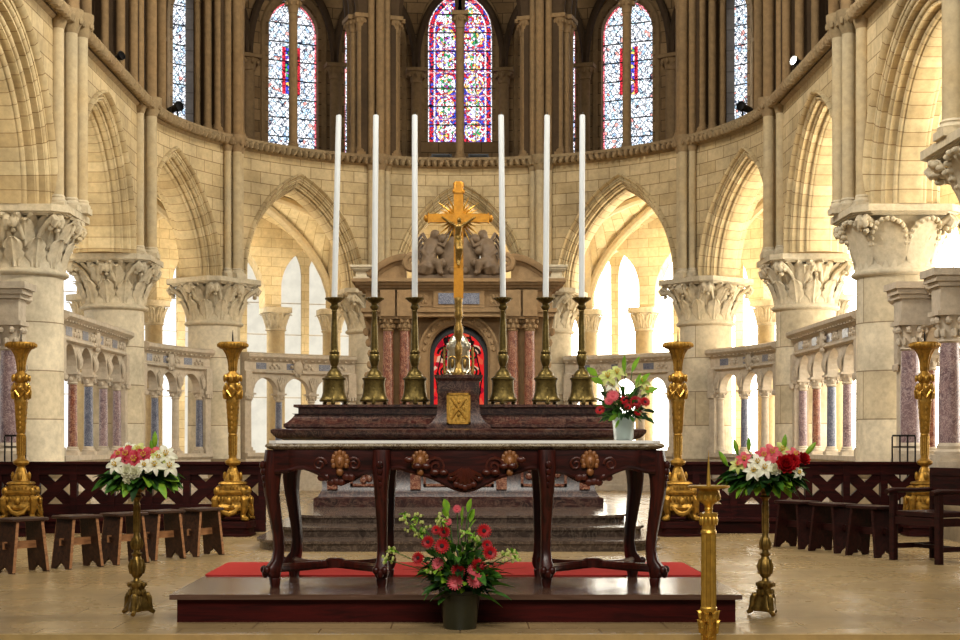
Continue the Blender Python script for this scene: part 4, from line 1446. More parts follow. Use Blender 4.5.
# ---- silver shrine under the cross
e = empty('silver_shrine', (KX, KY + .24, KZ))
mb = MB()
mb.loft([(0, .21, .12, .6), (.03, .21, .12, .6), (.05, .19, .11, .6), (.08, .18, .10, .6), (.09, .165, .10, .6), (.36, .15, .1, .6), (.38, .17, .11, .6), (.41, .17, .11, .6)], 24)
mb.build('shrine_body', M['silver'], e, world=False)
mb = MB()
mb.loft([(.41, .15, .1, .7), (.46, .145, .1, .8), (.52, .12, .09, .9), (.58, .07, .06, 1), (.62, .035, .035, 1), (.65, .045, .045, 1), (.69, .02, .02, 1)], 24)
for k in range(7): mb.ball(-.15 + .05 * k, -.1, .43 + .02 * (3 - abs(k - 3)), .02, .02, .03, 6)
mb.build('shrine_dome', M['silver'], e, world=False)
mb = MB()
for sg in (-1, 1):
    cur = arch_curve(.05, .0, .22, 0, 6)
    mb.tube([(sg * .085 - .05, -.105, .1)] + [(sg * .085 + x, -.105, z) for x, z in cur] + [(sg * .085 + .05, -.105, .1)], .012, 6)
    mb.ball(sg * .085, -.1, .17, .028, .02, .07, 8)
    mb.tube([(sg * .19, -.06, .02), (sg * .2, -.06, .2), (sg * .19, -.06, .4)], [.025, .018, .025], 8)
    for k in range(4): mb.ball(sg * (.05 + .045 * k), -.12, .045, .02, .02, .02, 6)
mb.build('shrine_panels', M['bronze'], e, world=False)
tag(e, 'small silver domed shrine behind the foot of the golden cross', 'shrine')

# ================================================================== stone altarpiece
RY, RX = 27.0, -.02
LOW = Matrix.Translation((0, 0, -.252))
e = empty('stone_altarpiece', (RX, RY + .5, 0))
mb = MB()
mb.box(RX - 1.75, RX + 1.75, RY - .35, RY + .7, 0, 1.3)
mb.box(RX - 1.8, RX + 1.8, RY - .4, RY + .7, 1.3, 1.45)
mb.build('altarpiece_base', M['retable'], e)
DA, DZ = .53, 2.80
mb = MB()
cur = [(-DA, 1.45)] + [(-DA * cos(pi * k / 20), DZ + DA * sin(pi * k / 20)) for k in range(21)] + [(DA, 1.45)]
for i in range(len(cur) - 1):
    (xa, za), (xb, zb_) = cur[i], cur[i + 1]
    if abs(xa - xb) > 1e-6:
        mb.add([(RX + xa, RY, za), (RX + xb, RY, zb_), (RX + xb, RY, 3.46), (RX + xa, RY, 3.46)], [(0, 1, 2, 3)])
    mb.add([(RX + xa, RY, za), (RX + xb, RY, zb_), (RX + xb, RY + .45, zb_), (RX + xa, RY + .45, za)], [(0, 1, 2, 3)])
for sg in (-1, 1):
    x0, x1 = sorted((RX + sg * DA, RX + sg * 1.55))
    mb.box(x0, x1, RY, RY + .6, 1.45, 3.46)
mb.box(RX - 1.5, RX + 1.5, RY + .45, RY + .7, 3.35, 3.46)
mb.build('altarpiece_wall', M['retable'], e)
mb = MB()
for r0, r1, y in ((DA, DA + .04, -.03), (DA + .04, DA + .17, -.08), (DA + .17, DA + .21, -.12)):
    P = []
    for k in range(-3, 24):
        if k < 0: px0, z0_, a = -1, DZ - .45 * -k, None
        if k < 0 or k > 20:
            sgn = -1 if k < 0 else 1
            z_ = DZ - .45 * (-k if k < 0 else k - 20)
            P.append([(RX + sgn * r0, RY + .02, z_), (RX + sgn * r0, RY + y, z_), (RX + sgn * r1, RY + y, z_), (RX + sgn * r1, RY + .02, z_)])
        else:
            a = pi - pi * k / 20
            P.append([(RX + r * cos(a), RY + yy, DZ + r * sin(a)) for r, yy in ((r0, .02), (r0, y), (r1, y), (r1, .02))])
    mb.grid(P, cv=True)
for k in range(15):
    a = pi * (k + .5) / 15
    mb.ball(RX + (DA + .105) * cos(a), RY - .08, DZ + (DA + .105) * sin(a), .04, .035, .04, 6)
mb.build('door_arch', M['retable'], e)
mb = MB()
for sg in (-1, 1):
    for xo, z0, z1 in ((1.28, 3.32, 3.55), (.98, 3.32, 3.55)):
        pass
mb.box(RX - 1.72, RX + 1.72, RY - .32, RY + .7, 3.45, 3.53)
mb.box(RX - 1.76, RX + 1.76, RY - .36, RY + .7, 3.53, 3.60)
mb.box(RX - 1.68, RX + 1.68, RY - .28, RY + .7, 3.60, 3.92)
for x in (-1.28, -.98, .98, 1.28): mb.box(RX + x - .13, RX + x + .13, RY - .42, RY, 3.45, 3.92)
mb.build('entablature', M['retable'], e)
mb = MB()
for z0, z1, ex in ((3.92, 3.96, .03), (3.96, 4.01, .09), (4.01, 4.06, .16), (4.06, 4.12, .22)):
    mb.box(RX - 1.7 - ex, RX + 1.7 + ex, RY - .3 - ex, RY + .7, z0, z1)
for k in range(44): mb.cbox(RX - 1.72 + k * .08, RY - .37, 3.96, .04, .06, .05)
mb.build('cornice', M['retable'], e)
mb = MB()
mb.box(RX - .46, RX + .46, RY - .34, RY - .26, 3.61, 3.915)
ip = mb.build('inscription_frame', M['retable'], e)
mb = MB(); mb.box(RX - .37, RX + .37, RY - .36, RY - .33, 3.67, 3.87); mb.build('inscription_panel', M['bmarble'], ip)
for x in (-.72, .72):
    mb = MB()
    mb.box(RX + x - .17, RX + x + .17, RY - .30, RY - .27, 3.64, 3.88)
    for k in range(9): mb.ball(RX + x - .13 + .0325 * k, RY - .30, 3.76 + .05 * (k % 2 * 2 - 1), .035, .025, .04, 6)
    mb.build('frieze_panel', M['retable'], e)
for k, x in enumerate((-1.28, -.98, .98, 1.28)):
    mb = MB()
    mb.lathe([(.098, 1.62), (.1, 2.2), (.088, 3.20)], 20, RX + x, RY - .22)
    c = mb.build('marble_column', M['rmarble'], e)
    mb = MB()
    mb.cbox(RX + x, RY - .22, 1.45, .28, .28, .08)
    mb.lathe([(.13, 1.53), (.135, 1.56), (.11, 1.59), (.115, 1.61), (.1, 1.63)], 20, RX + x, RY - .22)
    mb.build('column_base', M['grey_marble'], c)
    mb = MB()
    mb.lathe([(.088, 3.19), (.105, 3.21), (.09, 3.23), (.1, 3.31), (.14, 3.41)], 16, RX + x, RY - .22)
    for q in range(8):
        a = pi / 4 * q
        mb.ball(RX + x + .115 * cos(a), RY - .22 + .115 * sin(a), 3.28, .035, .035, .045, 6)
        mb.ball(RX + x + .14 * cos(a + .4), RY - .22 + .14 * sin(a + .4), 3.37, .035, .035, .04, 6)
    mb.cbox(RX + x, RY - .22, 3.405, .3, .3, .045)
    mb.build('column_capital', M['retable'], c)
for sg in (-1, 1):
    mb = MB(); mb.M = LOW                                        # broken pediment arcs ending in scrolls
    pts = []
    P = []
    for i in range(15):
        q = i / 14
        x = 1.58 - .62 * q
        z = 4.40 + .30 * sin(pi / 2 * q)
        dx_, dz_ = -.62, .30 * pi / 2 * cos(pi / 2 * q)
        L = math.hypot(dx_, dz_); nx, nz_ = dz_ / L, -dx_ / L
        row = []
        for n_, y in ((0, 0), (0, -.30), (.05, -.32), (.06, -.38), (.13, -.42), (.17, -.42), (.17, 0)):
            row.append((RX + sg * (x + nx * n_), RY + y + .1, z - .03 + nz_ * n_))
        P.append(row)
    mb.grid(P, cv=True)
    mb.add(P[0], [list(range(7))]); mb.add(P[-1], [list(range(7))])
    fill = [(RX + sg * (1.58 - .62 * i / 14), 4.39 + .32 * sin(pi / 2 * i / 14)) for i in range(15)] + [(RX + sg * .96, 4.37), (RX + sg * 1.6, 4.37)]
    mb.prism(fill, RY - .18, RY + .2)
    sc = []
    for i in range(30):
        q = i / 29
        a = pi / 2 + q * 2 * pi * 1.6
        r = .15 * (1 - .8 * q)
        sc.append((RX + sg * (.84 - r * cos(a) * 1.0), RY - .26, 4.67 + r * sin(a)))
    mb.tube(sc, [.065 - .035 * i / 29 for i in range(30)], 8, 1.0)
    mb.build('pediment_scroll', M['retable'], e)
    mb = MB(); mb.M = LOW
    for w_, z0, z1 in ((.14, 4.37, 4.42), (.10, 4.42, 4.52), (.13, 4.52, 4.55), (.17, 4.55, 4.59), (.20, 4.59, 4.63)):
        mb.box(RX + sg * 1.76 - w_, RX + sg * 1.76 + w_, RY - .2 - w_, RY + .2, z0, z1)
    mb.build('end_pedestal', M['carved'], e)
mb = MB(); mb.M = LOW
mb.box(RX - .80, RX + .80, RY - .3, RY + .3, 4.37, 4.46)
mb.box(RX - .70, RX + .70, RY - .12, RY + .25, 4.44, 4.62)
mb.loft([(4.42, .34, .12, .8), (4.6, .36, .14, .8), (4.95, .4, .14, .9), (5.15, .34, .12, 1), (5.28, .2, .1, 1), (5.33, .1, .08, 1)], 24, RX, RY - .08, 0)
for k in range(10):
    a = 2 * pi * k / 10
    mb.ball(RX + .36 * cos(a), RY - .2, 4.9 + .38 * sin(a), .09, .08, .09, 8)
mb.build('cartouche', M['grey_marble'], e)
for sg in (-1, 1):
    mb = MB(); mb.M = LOW
    X = lambda u: RX + sg * u
    mb.tube([(X(.62), RY - .12, 4.46), (X(.56), RY - .2, 4.62), (X(.52), RY - .16, 4.82), (X(.5), RY - .12, 4.98), (X(.46), RY - .1, 5.1)], [.17, .19, .13, .14, .07], 12)
    mb.tube([(X(.46), RY - .1, 5.08), (X(.43), RY - .12, 5.15)], .05, 8)
    mb.ball(X(.41), RY - .14, 5.20, .07, .08, .09, 12)
    mb.ball(X(.355), RY - .17, 5.19, .02, .02, .025, 6)
    mb.ball(X(.44), RY - .09, 5.22, .085, .085, .085, 10)
    mb.ball(X(.49), RY - .07, 5.16, .05, .05, .06, 8)
    mb.tube([(X(.40), RY - .12, 5.06), (X(.54), RY - .1, 5.07), (X(.6), RY - .12, 5.0)], [.07, .08, .07], 10)
    mb.tube([(X(.40), RY - .14, 5.06), (X(.27), RY - .26, 4.98), (X(.2), RY - .26, 5.12)], [.05, .042, .035], 8)
    mb.tube([(X(.58), RY - .14, 5.04), (X(.66), RY - .2, 4.88), (X(.56), RY - .3, 4.78)], [.055, .045, .035], 8)
    mb.tube([(X(.5), RY - .25, 4.7), (X(.36), RY - .34, 4.66), (X(.34), RY - .34, 4.5), (X(.28), RY - .38, 4.47)], [.1, .09, .06, .04], 8)
    mb.tube([(X(.58), RY - .25, 4.66), (X(.62), RY - .34, 4.6), (X(.66), RY - .32, 4.47)], [.1, .08, .06], 8)
    for k in range(5):
        mb.tube([(X(.45 + .06 * k), RY - .28, 4.85 - .05 * k), (X(.5 + .05 * k), RY - .33, 4.62), (X(.5 + .07 * k), RY - .28, 4.47)], [.03, .04, .045], 6)
    a = mb.build('seated_angel', M['grey_marble'], e)
    remesh(a, .016)
    mb = MB(); mb.M = LOW
    for k in range(6):
        q = k / 5
        mb.tube([(X(.52), RY - .02, 5.0 - .04 * k), (X(.66 + .03 * q), RY + .03, 5.24 - .10 * k), (X(.76 + .02 * q), RY + .05, 5.12 - .15 * k), (X(.78), RY + .05, 4.92 - .12 * k)], [.05, .07, .06, .02], 6, .5)
    mb.build('angel_wing', M['grey_marble'], a)
for sg in (-1, 1):                                   # side consoles
    mb = MB()
    P = [[(RX + sg * x, RY + y, z) for x, y in ((1.5, .5), (1.5, .05), (w, .05), (w, .5))] for z, w in ((1.45, 1.78), (1.8, 1.82), (2.0, 1.74), (2.3, 1.64), (2.8, 1.6), (3.2, 1.68), (3.45, 1.74))]
    mb.grid(P, cv=True)
    for k in range(8): mb.ball(RX + sg * (1.66 + .05 * sin(k)), RY + .03, 1.8 + .2 * k, .07, .05, .08, 7)
    mb.build('side_console', M['retable'], e)
tag(e, 'carved stone altarpiece with broken pediment, red columns and two angels', 'altarpiece')

e = empty('door_1', (RX, RY + .3, 1.45))
t = NT('red_leaded_glass')
vo = t.n('TexVoronoi', Vector=t.coord(), Scale=9)
rs = t.n('SeparateXYZ', Vector=vo.outputs['Color'])
col = t.ramp(rs.outputs[0], [(0, (1, .03, .03, 1)), (.5, (1, .12, .06, 1)), (.7, (.5, .01, .03, 1)), (.92, (1, .6, .4, 1))], 'CONSTANT')
em = t.n('Emission', Color=col, Strength=.75)
t.t.links.new(em.outputs[0], t.out.inputs[0])
mb = MB()
cur = [(-DA, 0)] + [(-DA * cos(pi * k / 20), DZ - 1.45 + DA * sin(pi * k / 20)) for k in range(21)] + [(DA, 0)]
mb.add([(x, .05, z) for x, z in cur], [list(range(len(cur)))])
mb.build('red_glass', t.m, e, world=False)
mb = MB()
P = [[(x * k_, y, (z - .9) * (k_ if z > .9 else 1) + .9) for x, z in cur] for k_, y in ((1.0, 0), (1, -.08), (.87, -.08), (.87, .04))]
mb.grid(P)
mb.build('door_frame', M['black'], e, world=False)
mb = MB()
for sg in (-1, 1):
    for z, r in ((.35, .13), (.68, .14), (1.02, .15), (1.36, .14), (1.6, .09)):
        scroll(mb, sg * .25 * (1 if z < 1.5 else .7), -.02, z, r, 1.7, sg, .022, 1 if int(z * 10) % 2 else -1)
    mb.tube([(sg * .03, -.02, 0), (sg * .03, -.02, 1.84)], .016, 6)
    mb.tube([(sg * .42, -.02, .1), (sg * .36, -.02, .5), (sg * .42, -.02, .9), (sg * .33, -.02, 1.3), (sg * .2, -.02, 1.7)], .014, 6)
for k in range(5): mb.ball(random.uniform(-.3, .3), -.02, .3 + .33 * k, .05, .02, .05, 8)
mb.build('iron_scrollwork', M['iron'], e, world=False)
struct(e, 'arched door of red glass behind black iron scrollwork in the altarpiece', 'door')
# ================================================================== gilt torchere candlesticks
def torchere():
    e = empty('gilt_torchere')
    mb = MB()
    mb.loft([(0, .31, .31, .35), (.03, .31, .31, .35), (.04, .28, .28, .35), (.10, .28, .28, .35), (.11, .31, .31, .35), (.19, .31, .31, .35)], 32)
    mb.build('plinth', M['dwood'], e, world=False)
    z = .19
    mb = MB()
    mb.loft([(.12, .17, .17, .4), (.14, .235, .235, .4), (.18, .25, .25, .4), (.20, .235, .235, .4), (.22, .215, .215, .4), (.33, .205, .205, .4), (.34, .235, .235, .4), (.37, .25, .25, .4), (.385, .225, .225, .4),
             (.40, .18, .18, .4), (.46, .17, .17, .45), (.475, .195, .195, .45), (.495, .18, .18, .45), (.51, .12, .12, .6), (.56, .105, .105, .7), (.62, .085, .085, .8), (.68, .06, .06, 1)], 32, z=z)
    bmb = mb
    for k in range(4):
        a = pi / 4 + pi / 2 * k
        c, s_ = cos(a), sin(a)
        mb = MB()
        mb.tube([(.24 * c, .24 * s_, z + .34), (.31 * c, .31 * s_, z + .27), (.30 * c, .30 * s_, z + .16), (.26 * c, .26 * s_, z + .09), (.30 * c, .30 * s_, z + .035)], [.035, .05, .05, .04, .05], 8)
        mb.ball(.32 * c, .32 * s_, z + .035, .06, .06, .036, 8)
        mb.ball(.27 * c, .27 * s_, z + .38, .05, .05, .06, 8)
        mb.build('lion_foot', M['goldp'], e, world=False)
    mb = bmb
    for k in range(4):
        mb.M = Matrix.Rotation(pi / 2 * k, 4, 'Z')
        mb.tube([(-.15, -.25, z + .20), (-.08, -.27, z + .12), (0, -.28, z + .095), (.08, -.27, z + .12), (.15, -.25, z + .20)], [.02, .03, .036, .03, .02], 7)
        for j in range(7): mb.ball(-.15 + .05 * j, -.225, z + .28, .02, .02, .035, 6)
        for j in range(5): mb.ball(-.1 + .05 * j, -.19, z + .43, .018, .018, .022, 6)
        mb.ball(0, -.115, z + .57, .04, .03, .06, 8)
        mb.ball(0, -.27, z + .26, .04, .03, .05, 8)
    mb.M = Matrix.Identity(4)
    mb.build('torchere_base', M['goldp'], e, world=False)
    mb = MB()
    mb.lathe([(.06, .67), (.052, .69), (.06, .705), (.10, .72), (.115, .745), (.11, .765), (.075, .785), (.06, .80), (.058, .82)], 24, z=z)
    mb.lathe([(.056, .82), (.06, 1.08), (.066, 1.10), (.058, 1.12)], 20, z=z)
    mb.loft([(1.12, .058, .058, .55), (1.14, .064, .064, .5), (1.50, .088, .088, .5), (1.53, .098, .098, .5), (1.56, .09, .09, .6), (1.60, .10, .10, .8)], 24, z=z)
    mb.lathe([(.09, 1.59), (.11, 1.62), (.115, 1.68), (.085, 1.72), (.075, 1.76), (.10, 1.79), (.115, 1.84), (.09, 1.88), (.06, 1.90), (.05, 1.92)], 20, z=z)
    sh = mb.build('torchere_shaft', M['goldp'], e, world=False)
    mb = MB()
    for k in range(12):
        a = 2 * pi * k / 12
        mb.tube([(.055 * cos(a), .055 * sin(a), z + .84), (.061 * cos(a), .061 * sin(a), z + 1.08)], .009, 5)
    for k in range(4):
        mb.M = Matrix.Rotation(pi / 2 * k, 4, 'Z')
        for j in range(5): mb.ball(0, -.062 - .005 * j, z + 1.19 + .065 * j, .018, .014, .022, 6)
        mb.tube([(-.085, -.075, z + 1.56), (-.11, -.09, z + 1.62), (-.06, -.12, z + 1.66), (0, -.125, z + 1.58), (.06, -.12, z + 1.66), (.11, -.09, z + 1.62), (.085, -.075, z + 1.56)], .022, 6)
        mb.ball(0, -.115, z + 1.70, .036, .03, .04, 8)
        mb.ball(.09, -.09, z + 1.83, .035, .035, .045, 8)
        mb.ball(0, -.12, z + 1.82, .03, .025, .045, 8)
        mb.ball(.08, -.08, z + 1.72, .03, .03, .05, 8)
    mb.M = Matrix.Identity(4)
    mb.build('shaft_trim', M['gold'], sh, world=False)
    mb = MB()
    N = 48
    prof = [(.05, 1.91), (.062, 1.94), (.06, 1.97), (.075, 2.06), (.10, 2.13), (.135, 2.18), (.15, 2.20)]
    P = [[((r + .006 * cos(12 * a)) * cos(a), (r + .006 * cos(12 * a)) * sin(a), z + h) for a in [2 * pi * k / N for k in range(N)]] for r, h in prof]
    mb.grid(P, cv=True)
    mb.lathe([(.13, 2.19), (.19, 2.205), (.21, 2.23), (.215, 2.26), (.205, 2.28), (.19, 2.285), (.05, 2.27), (.0, 2.27)], 32, z=z)
    for k in range(26):
        a = 2 * pi * k / 26
        mb.ball(.212 * cos(a), .212 * sin(a), z + 2.245, .02, .02, .026, 5)
    cu = mb.build('torchere_cup', M['goldp'], e, world=False)
    mb = MB(); mb.lathe([(.014, 2.265), (.01, 2.36), (.002, 2.44)], 8, z=z)
    mb.build('candle_spike', M['iron'], cu, world=False)
    return e


T0 = torchere()
for k, (x, y, lab) in enumerate(((-5.62, 18.95, 'gilt standing torchere at the left edge, in front of the big pillar'), (-2.91, 18.95, 'gilt standing torchere just left of the stone altar'),
                                 (2.79, 18.95, 'gilt standing torchere just right of the stone altar'), (5.95, 18.95, 'gilt standing torchere at the right edge behind the armchair'))):
    o = T0 if k == 0 else copy_tree(T0)
    o.location = (x, y, 0); o.rotation_euler = (0, 0, [.1, -.05, .08, -.1][k]); o.scale = (.88, .88, 1)
    tag(o, lab, 'candlestick', 'gilt torcheres beside the altar')

# ================================================================== wooden lattice barriers
for sg, lab in ((-1, 'dark wooden lattice barrier left of the altar behind the stools'), (1, 'dark wooden lattice barrier right of the altar behind the stools')):
    x0, x1 = 2.64, 6.15
    BY = 19.75
    e = empty('wooden_barrier', (sg * (x0 + x1) / 2, BY, 0))
    bx = lambda mb, a, b, y0, y1, z0, z1: mb.box(*sorted((sg * a, sg * b)), y0, y1, z0, z1)
    mb = MB(); bx(mb, x0, x1, BY - .05, BY + .05, .76, .90); bx(mb, x0 - .03, x1, BY - .09, BY + .09, .90, .935); mb.build('top_rail', M['dwood'], e)
    mb = MB(); bx(mb, x0, x1, BY - .05, BY + .05, .0, .37); mb.build('bottom_panel', M['dwood'], e)
    mb = MB(); bx(mb, x0 + .1, x1, BY - .42, BY - .055, .16, .2); bx(mb, x0 + .1, x1, BY - .36, BY - .06, .0, .16); mb.build('kneeling_step', M['dwood'], e)
    n = 7
    w = (x1 - x0) / n
    for k in range(n + 1):
        x = x0 + w * k
        mb = MB(); bx(mb, x - .045, x + .045, BY - .055, BY + .055, 0, .92); mb.build('post', M['dwood'], e)
        if k == n: break
        for d in (0, 1):
            za, zb_ = (.37, .76) if d else (.76, .37)
            mb = MB()
            L = math.hypot(w - .09, .39)
            nx, nz_ = .39 / L * .07, (w - .09) / L * .07 * (1 if d else -1)
            A, B_ = (x + .045, za), (x + w - .045, zb_)
            poly = [(A[0] - nx, A[1] + abs(nz_) * (1 if d else 1)), (A[0] + nx, A[1] - abs(nz_)), (B_[0] + nx, B_[1] - abs(nz_)), (B_[0] - nx, B_[1] + abs(nz_))]
            if not d: poly = [(A[0] + nx, A[1] + abs(nz_)), (A[0] - nx, A[1] - abs(nz_)), (B_[0] - nx, B_[1] - abs(nz_)), (B_[0] + nx, B_[1] + abs(nz_))]
            mb.prism([(sg * a, z) for a, z in poly], BY - .03 + .01 * d, BY + .02 + .01 * d)
            mb.build('cross_brace', M['dwood'], e)
    tag(e, lab, 'barrier')

# ================================================================== stools
def stool(seat_m, edge_m):
    e = empty('wooden_stool')
    mb = MB()
    mb.loft([(.475, .195, .135, .12), (.48, .205, .142, .12), (.498, .205, .142, .12), (.505, .198, .136, .12)], 40)
    mb.build('seat', seat_m, e, world=False)
    for sg in (-1, 1):
        mb = MB()
        poly = [(-.138, 0), (-.075, 0), (-.055, .03), (-.02, .05), (0, .085), (.02, .05), (.055, .03), (.075, 0), (.138, 0), (.122, .475), (-.122, .475)]
        off = lambda z: .175 - .055 * (z / .475)      # boards splay outwards to the floor
        n = len(poly)
        vs = []
        for d in (0, .028):
            vs += [(sg * (off(z) + .03 - d), y, z) for y, z in poly]
        mb.add(vs, [list(range(n)), list(range(n, 2 * n))[::-1]] + [(i, i + n, (i + 1) % n + n, (i + 1) % n) for i in range(n)])
        bd = mb.build('side_board', seat_m, e, world=False)
        mb = MB()
        for y_ in (-1, 1):                            # front edge strips, painted paler on the left stools as lit edges
            mb.add([(sg * (off(z) + .031 - d), y_ * (.1385 - .016 * z / .475), z) for z in (.01, .47) for d in (0, .03)] +
                   [(sg * (off(z) + .031 - d), y_ * (.1335 - .016 * z / .475), z) for z in (.01, .47) for d in (0, .03)],
                   [(0, 1, 3, 2), (4, 6, 7, 5), (0, 4, 5, 1), (2, 3, 7, 6), (0, 2, 6, 4), (1, 5, 7, 3)])
        mb.build('board_edge', edge_m, bd, world=False)
    mb = MB(); mb.box(-.205, .205, -.014, .014, .22, .29)
    st = mb.build('stretcher', edge_m, e, world=False)
    mb = MB()
    for sg in (-1, 1): mb.box(sg * .192 - .01, sg * .192 + .01, -.03, .03, .235, .275)
    mb.build('wedge', seat_m, st, world=False)
    return e


ST = [(-4.06, 13.72, 53), (-3.67, 14.2, 53), (-3.33, 14.67, 54), (-3.06, 15.19, 52), (-2.74, 15.69, 56)]
SL = ['worn oak stool cut by the left edge, nearest of the left row', 'worn oak stool, second of the left row, left of the flower stand', 'worn oak stool just left of the left flower stand pole',
      'worn oak stool just right of the left flower stand pole', 'worn oak stool at the far end of the left row, below the torchere']
s0 = stool(M['stoolw'], M['stoole'])
for k, (x, y, a) in enumerate(ST):
    o = s0 if k == 0 else copy_tree(s0)
    o.location = (x, y, 0); o.rotation_euler = (0, 0, radians(a))
    tag(o, SL[k], 'stool', 'oak stools on the left')
SR = [(3.83, 16.81, -63), (4.08, 16.2, -64), (4.33, 15.58, -62)]
SL = ['dark oak stool right behind the right flower stand, far end of the right row', 'dark oak stool in the middle of the right row', 'dark oak stool beside the armchair, nearest of the right row']
s1 = stool(M['rstool'], M['rstool'])
for k, (x, y, a) in enumerate(SR):
    o = s1 if k == 0 else copy_tree(s1)
    o.location = (x, y, 0); o.rotation_euler = (0, 0, radians(a)); o.scale = (1.12, 1.12, 1.06)
    tag(o, SL[k], 'stool', 'dark stools on the right')

# ---- armchair: local x = across (along front edge), local y = towards the back
e = empty('wooden_armchair', (4.80, 14.92, 0), radians(-66))
W, D = .33, .26
mb = MB(); mb.box(-W, W, -D, D, .46, .505); mb.build('seat', M['rstool'], e, world=False)
mb = MB(); mb.box(-W + .03, W - .03, D - .035, D + .01, .56, .90); mb.box(-W, W, D - .045, D + .02, .86, .94); mb.build('backrest', M['rstool'], e, world=False)
for sg in (-1, 1):
    mb = MB(); mb.loft([(0, .034, .034, .3), (.69, .034, .034, .3)], 16, sg * W, -D, 0); mb.build('leg', M['rstool'], e, world=False)
    mb = MB(); mb.loft([(0, .034, .034, .3), (.93, .03, .03, .3)], 16, sg * W, D, 0); mb.build('leg', M['rstool'], e, world=False)
    mb = MB(); mb.tube([(sg * W, -D - .09, .70), (sg * W, -D, .715), (sg * W, 0, .71), (sg * W, D, .715)], [.036, .042, .038, .034], 8, .7); mb.build('armrest', M['rstool'], e, world=False)
    mb = MB(); mb.box(sg * W - .02, sg * W + .02, -D, D, .12, .17); mb.box(sg * W - .015, sg * W + .015, -D, D, .37, .45); mb.build('side_rail', M['rstool'], e, world=False)
mb = MB(); mb.box(-W, W, -.02, .02, .125, .165); mb.box(-W, W, -D - .015, -D + .015, .37, .45); mb.build('cross_rail', M['rstool'], e, world=False)
tag(e, 'dark wooden armchair at the right edge in front of the barrier', 'armchair')

# ================================================================== iron railings behind the barriers
for x0, x1, lab in ((5.82, 6.13, 'black iron railing at the right edge behind the barrier'), (-6.13, -5.85, 'black iron railing at the left edge behind the barrier')):
    y = 19.93
    e = empty('iron_railing', ((x0 + x1) / 2, y, 0))
    mb = MB(); mb.box(x0, x1, y - .015, y + .015, 1.27, 1.295); mb.build('rail', M['iron'], e)
    for za, zc in ((1.12, 1.14), (.1, .13)):
        mb = MB(); mb.box(x0, x1, y - .012, y + .012, za, zc); mb.build('rail', M['iron'], e)
    n = 4
    for k in range(n):
        x = x0 + (x1 - x0) * k / (n - 1)
        mb = MB(); mb.box(x - .009, x + .009, y - .009, y + .009, 0, 1.27); mb.build('baluster', M['iron'], e)
    tag(e, lab, 'railing')

# ================================================================== brass flower stands
def flower_stand():
    e = empty('brass_flower_stand')
    mb = MB()
    N = 36
    P = [[(r * (1 - tri + tri * cos(3 * (a - pi / 6))) * cos(a), r * (1 - tri + tri * cos(3 * (a - pi / 6))) * sin(a), h) for a in [2 * pi * k / N for k in range(N)]]
         for r, h, tri in ((.10, .03, .22), (.105, .05, .22), (.09, .07, .2), (.072, .1, .18), (.058, .15, .15), (.055, .19, .12), (.066, .205, .1), (.068, .225, .1), (.04, .24, .03))]
    mb.grid(P, cv=True); mb.add(P[0], [list(range(N))[::-1]]); mb.add(P[-1], [list(range(N))])
    b = mb.build('stand_base', M['stand'], e, world=False)
    for k in range(3):
        a = pi / 6 + 2 * pi * k / 3
        mb = MB()
        c, s_ = cos(a), sin(a)
        mb.tube([(.06 * c, .06 * s_, .15), (.085 * c, .085 * s_, .12), (.09 * c, .09 * s_, .07), (.10 * c, .10 * s_, .03), (.125 * c, .125 * s_, .016)], [.014, .024, .022, .02, .016], 8)
        mb.ball(.078 * c, .078 * s_, .13, .024, .024, .03, 8)
        mb.build('scroll_foot', M['stand'], e, world=False)
    mb = MB()
    for k in range(9):
        a = 2 * pi * k / 9 + .3
        mb.ball(.05 * cos(a), .05 * sin(a), .16, .016, .016, .024, 6)
        mb.ball(.06 * cos(a), .06 * sin(a), .215, .013, .013, .016, 6)
    mb.build('base_leaves', M['stand'], b, world=False)
    mb = MB()
    mb.lathe([(.03, .235), (.024, .25), (.022, .262), (.036, .275), (.044, .30), (.05, .33), (.046, .36), (.036, .39), (.028, .41), (.034, .42), (.038, .43), (.024, .44), (.022, .455), (.034, .47), (.037, .50), (.03, .53),
              (.024, .55), (.021, .58), (.0215, .76), (.026, .77), (.02, .79), (.024, .81), (.04, .825), (.028, .84), (.03, .85)], 24)
    sh = mb.build('stand_shaft', M['stand'], e, world=False)
    mb = MB()
    for k in range(8):
        a = 2 * pi * k / 8
        mb.tube([(.044 * cos(a), .044 * sin(a), .29), (.052 * cos(a), .052 * sin(a), .34), (.04 * cos(a), .04 * sin(a), .39)], [.008, .012, .006], 5)
        mb.tube([(.032 * cos(a), .032 * sin(a), .46), (.04 * cos(a), .04 * sin(a), .5), (.028 * cos(a), .028 * sin(a), .54)], [.006, .009, .005], 5)
        mb.tube([(.021 * cos(a), .021 * sin(a), .58), (.0215 * cos(a), .0215 * sin(a), .76)], .005, 5)
    mb.build('shaft_leaves', M['stand'], sh, world=False)
    mb = MB()
    mb.lathe([(.02, .845), (.035, .86), (.075, .885), (.105, .925), (.115, .95), (.107, .95), (.07, .9), (0, .885)], 28)
    mb.build('flower_bowl', M['bronze'], e, world=False)
    return e


f0 = flower_stand()
FS = [(-2.26, 10.35, 'brass baluster flower stand on the left, in front of the stools'), (2.135, 10.35, 'brass baluster flower stand on the right of the platform')]
for k, (x, y, lab) in enumerate(FS):
    o = f0 if k == 0 else copy_tree(f0)
    o.location = (x, y, 0); o.rotation_euler = (0, 0, .25 * k)
    tag(o, lab, 'flower stand', 'brass flower stands')

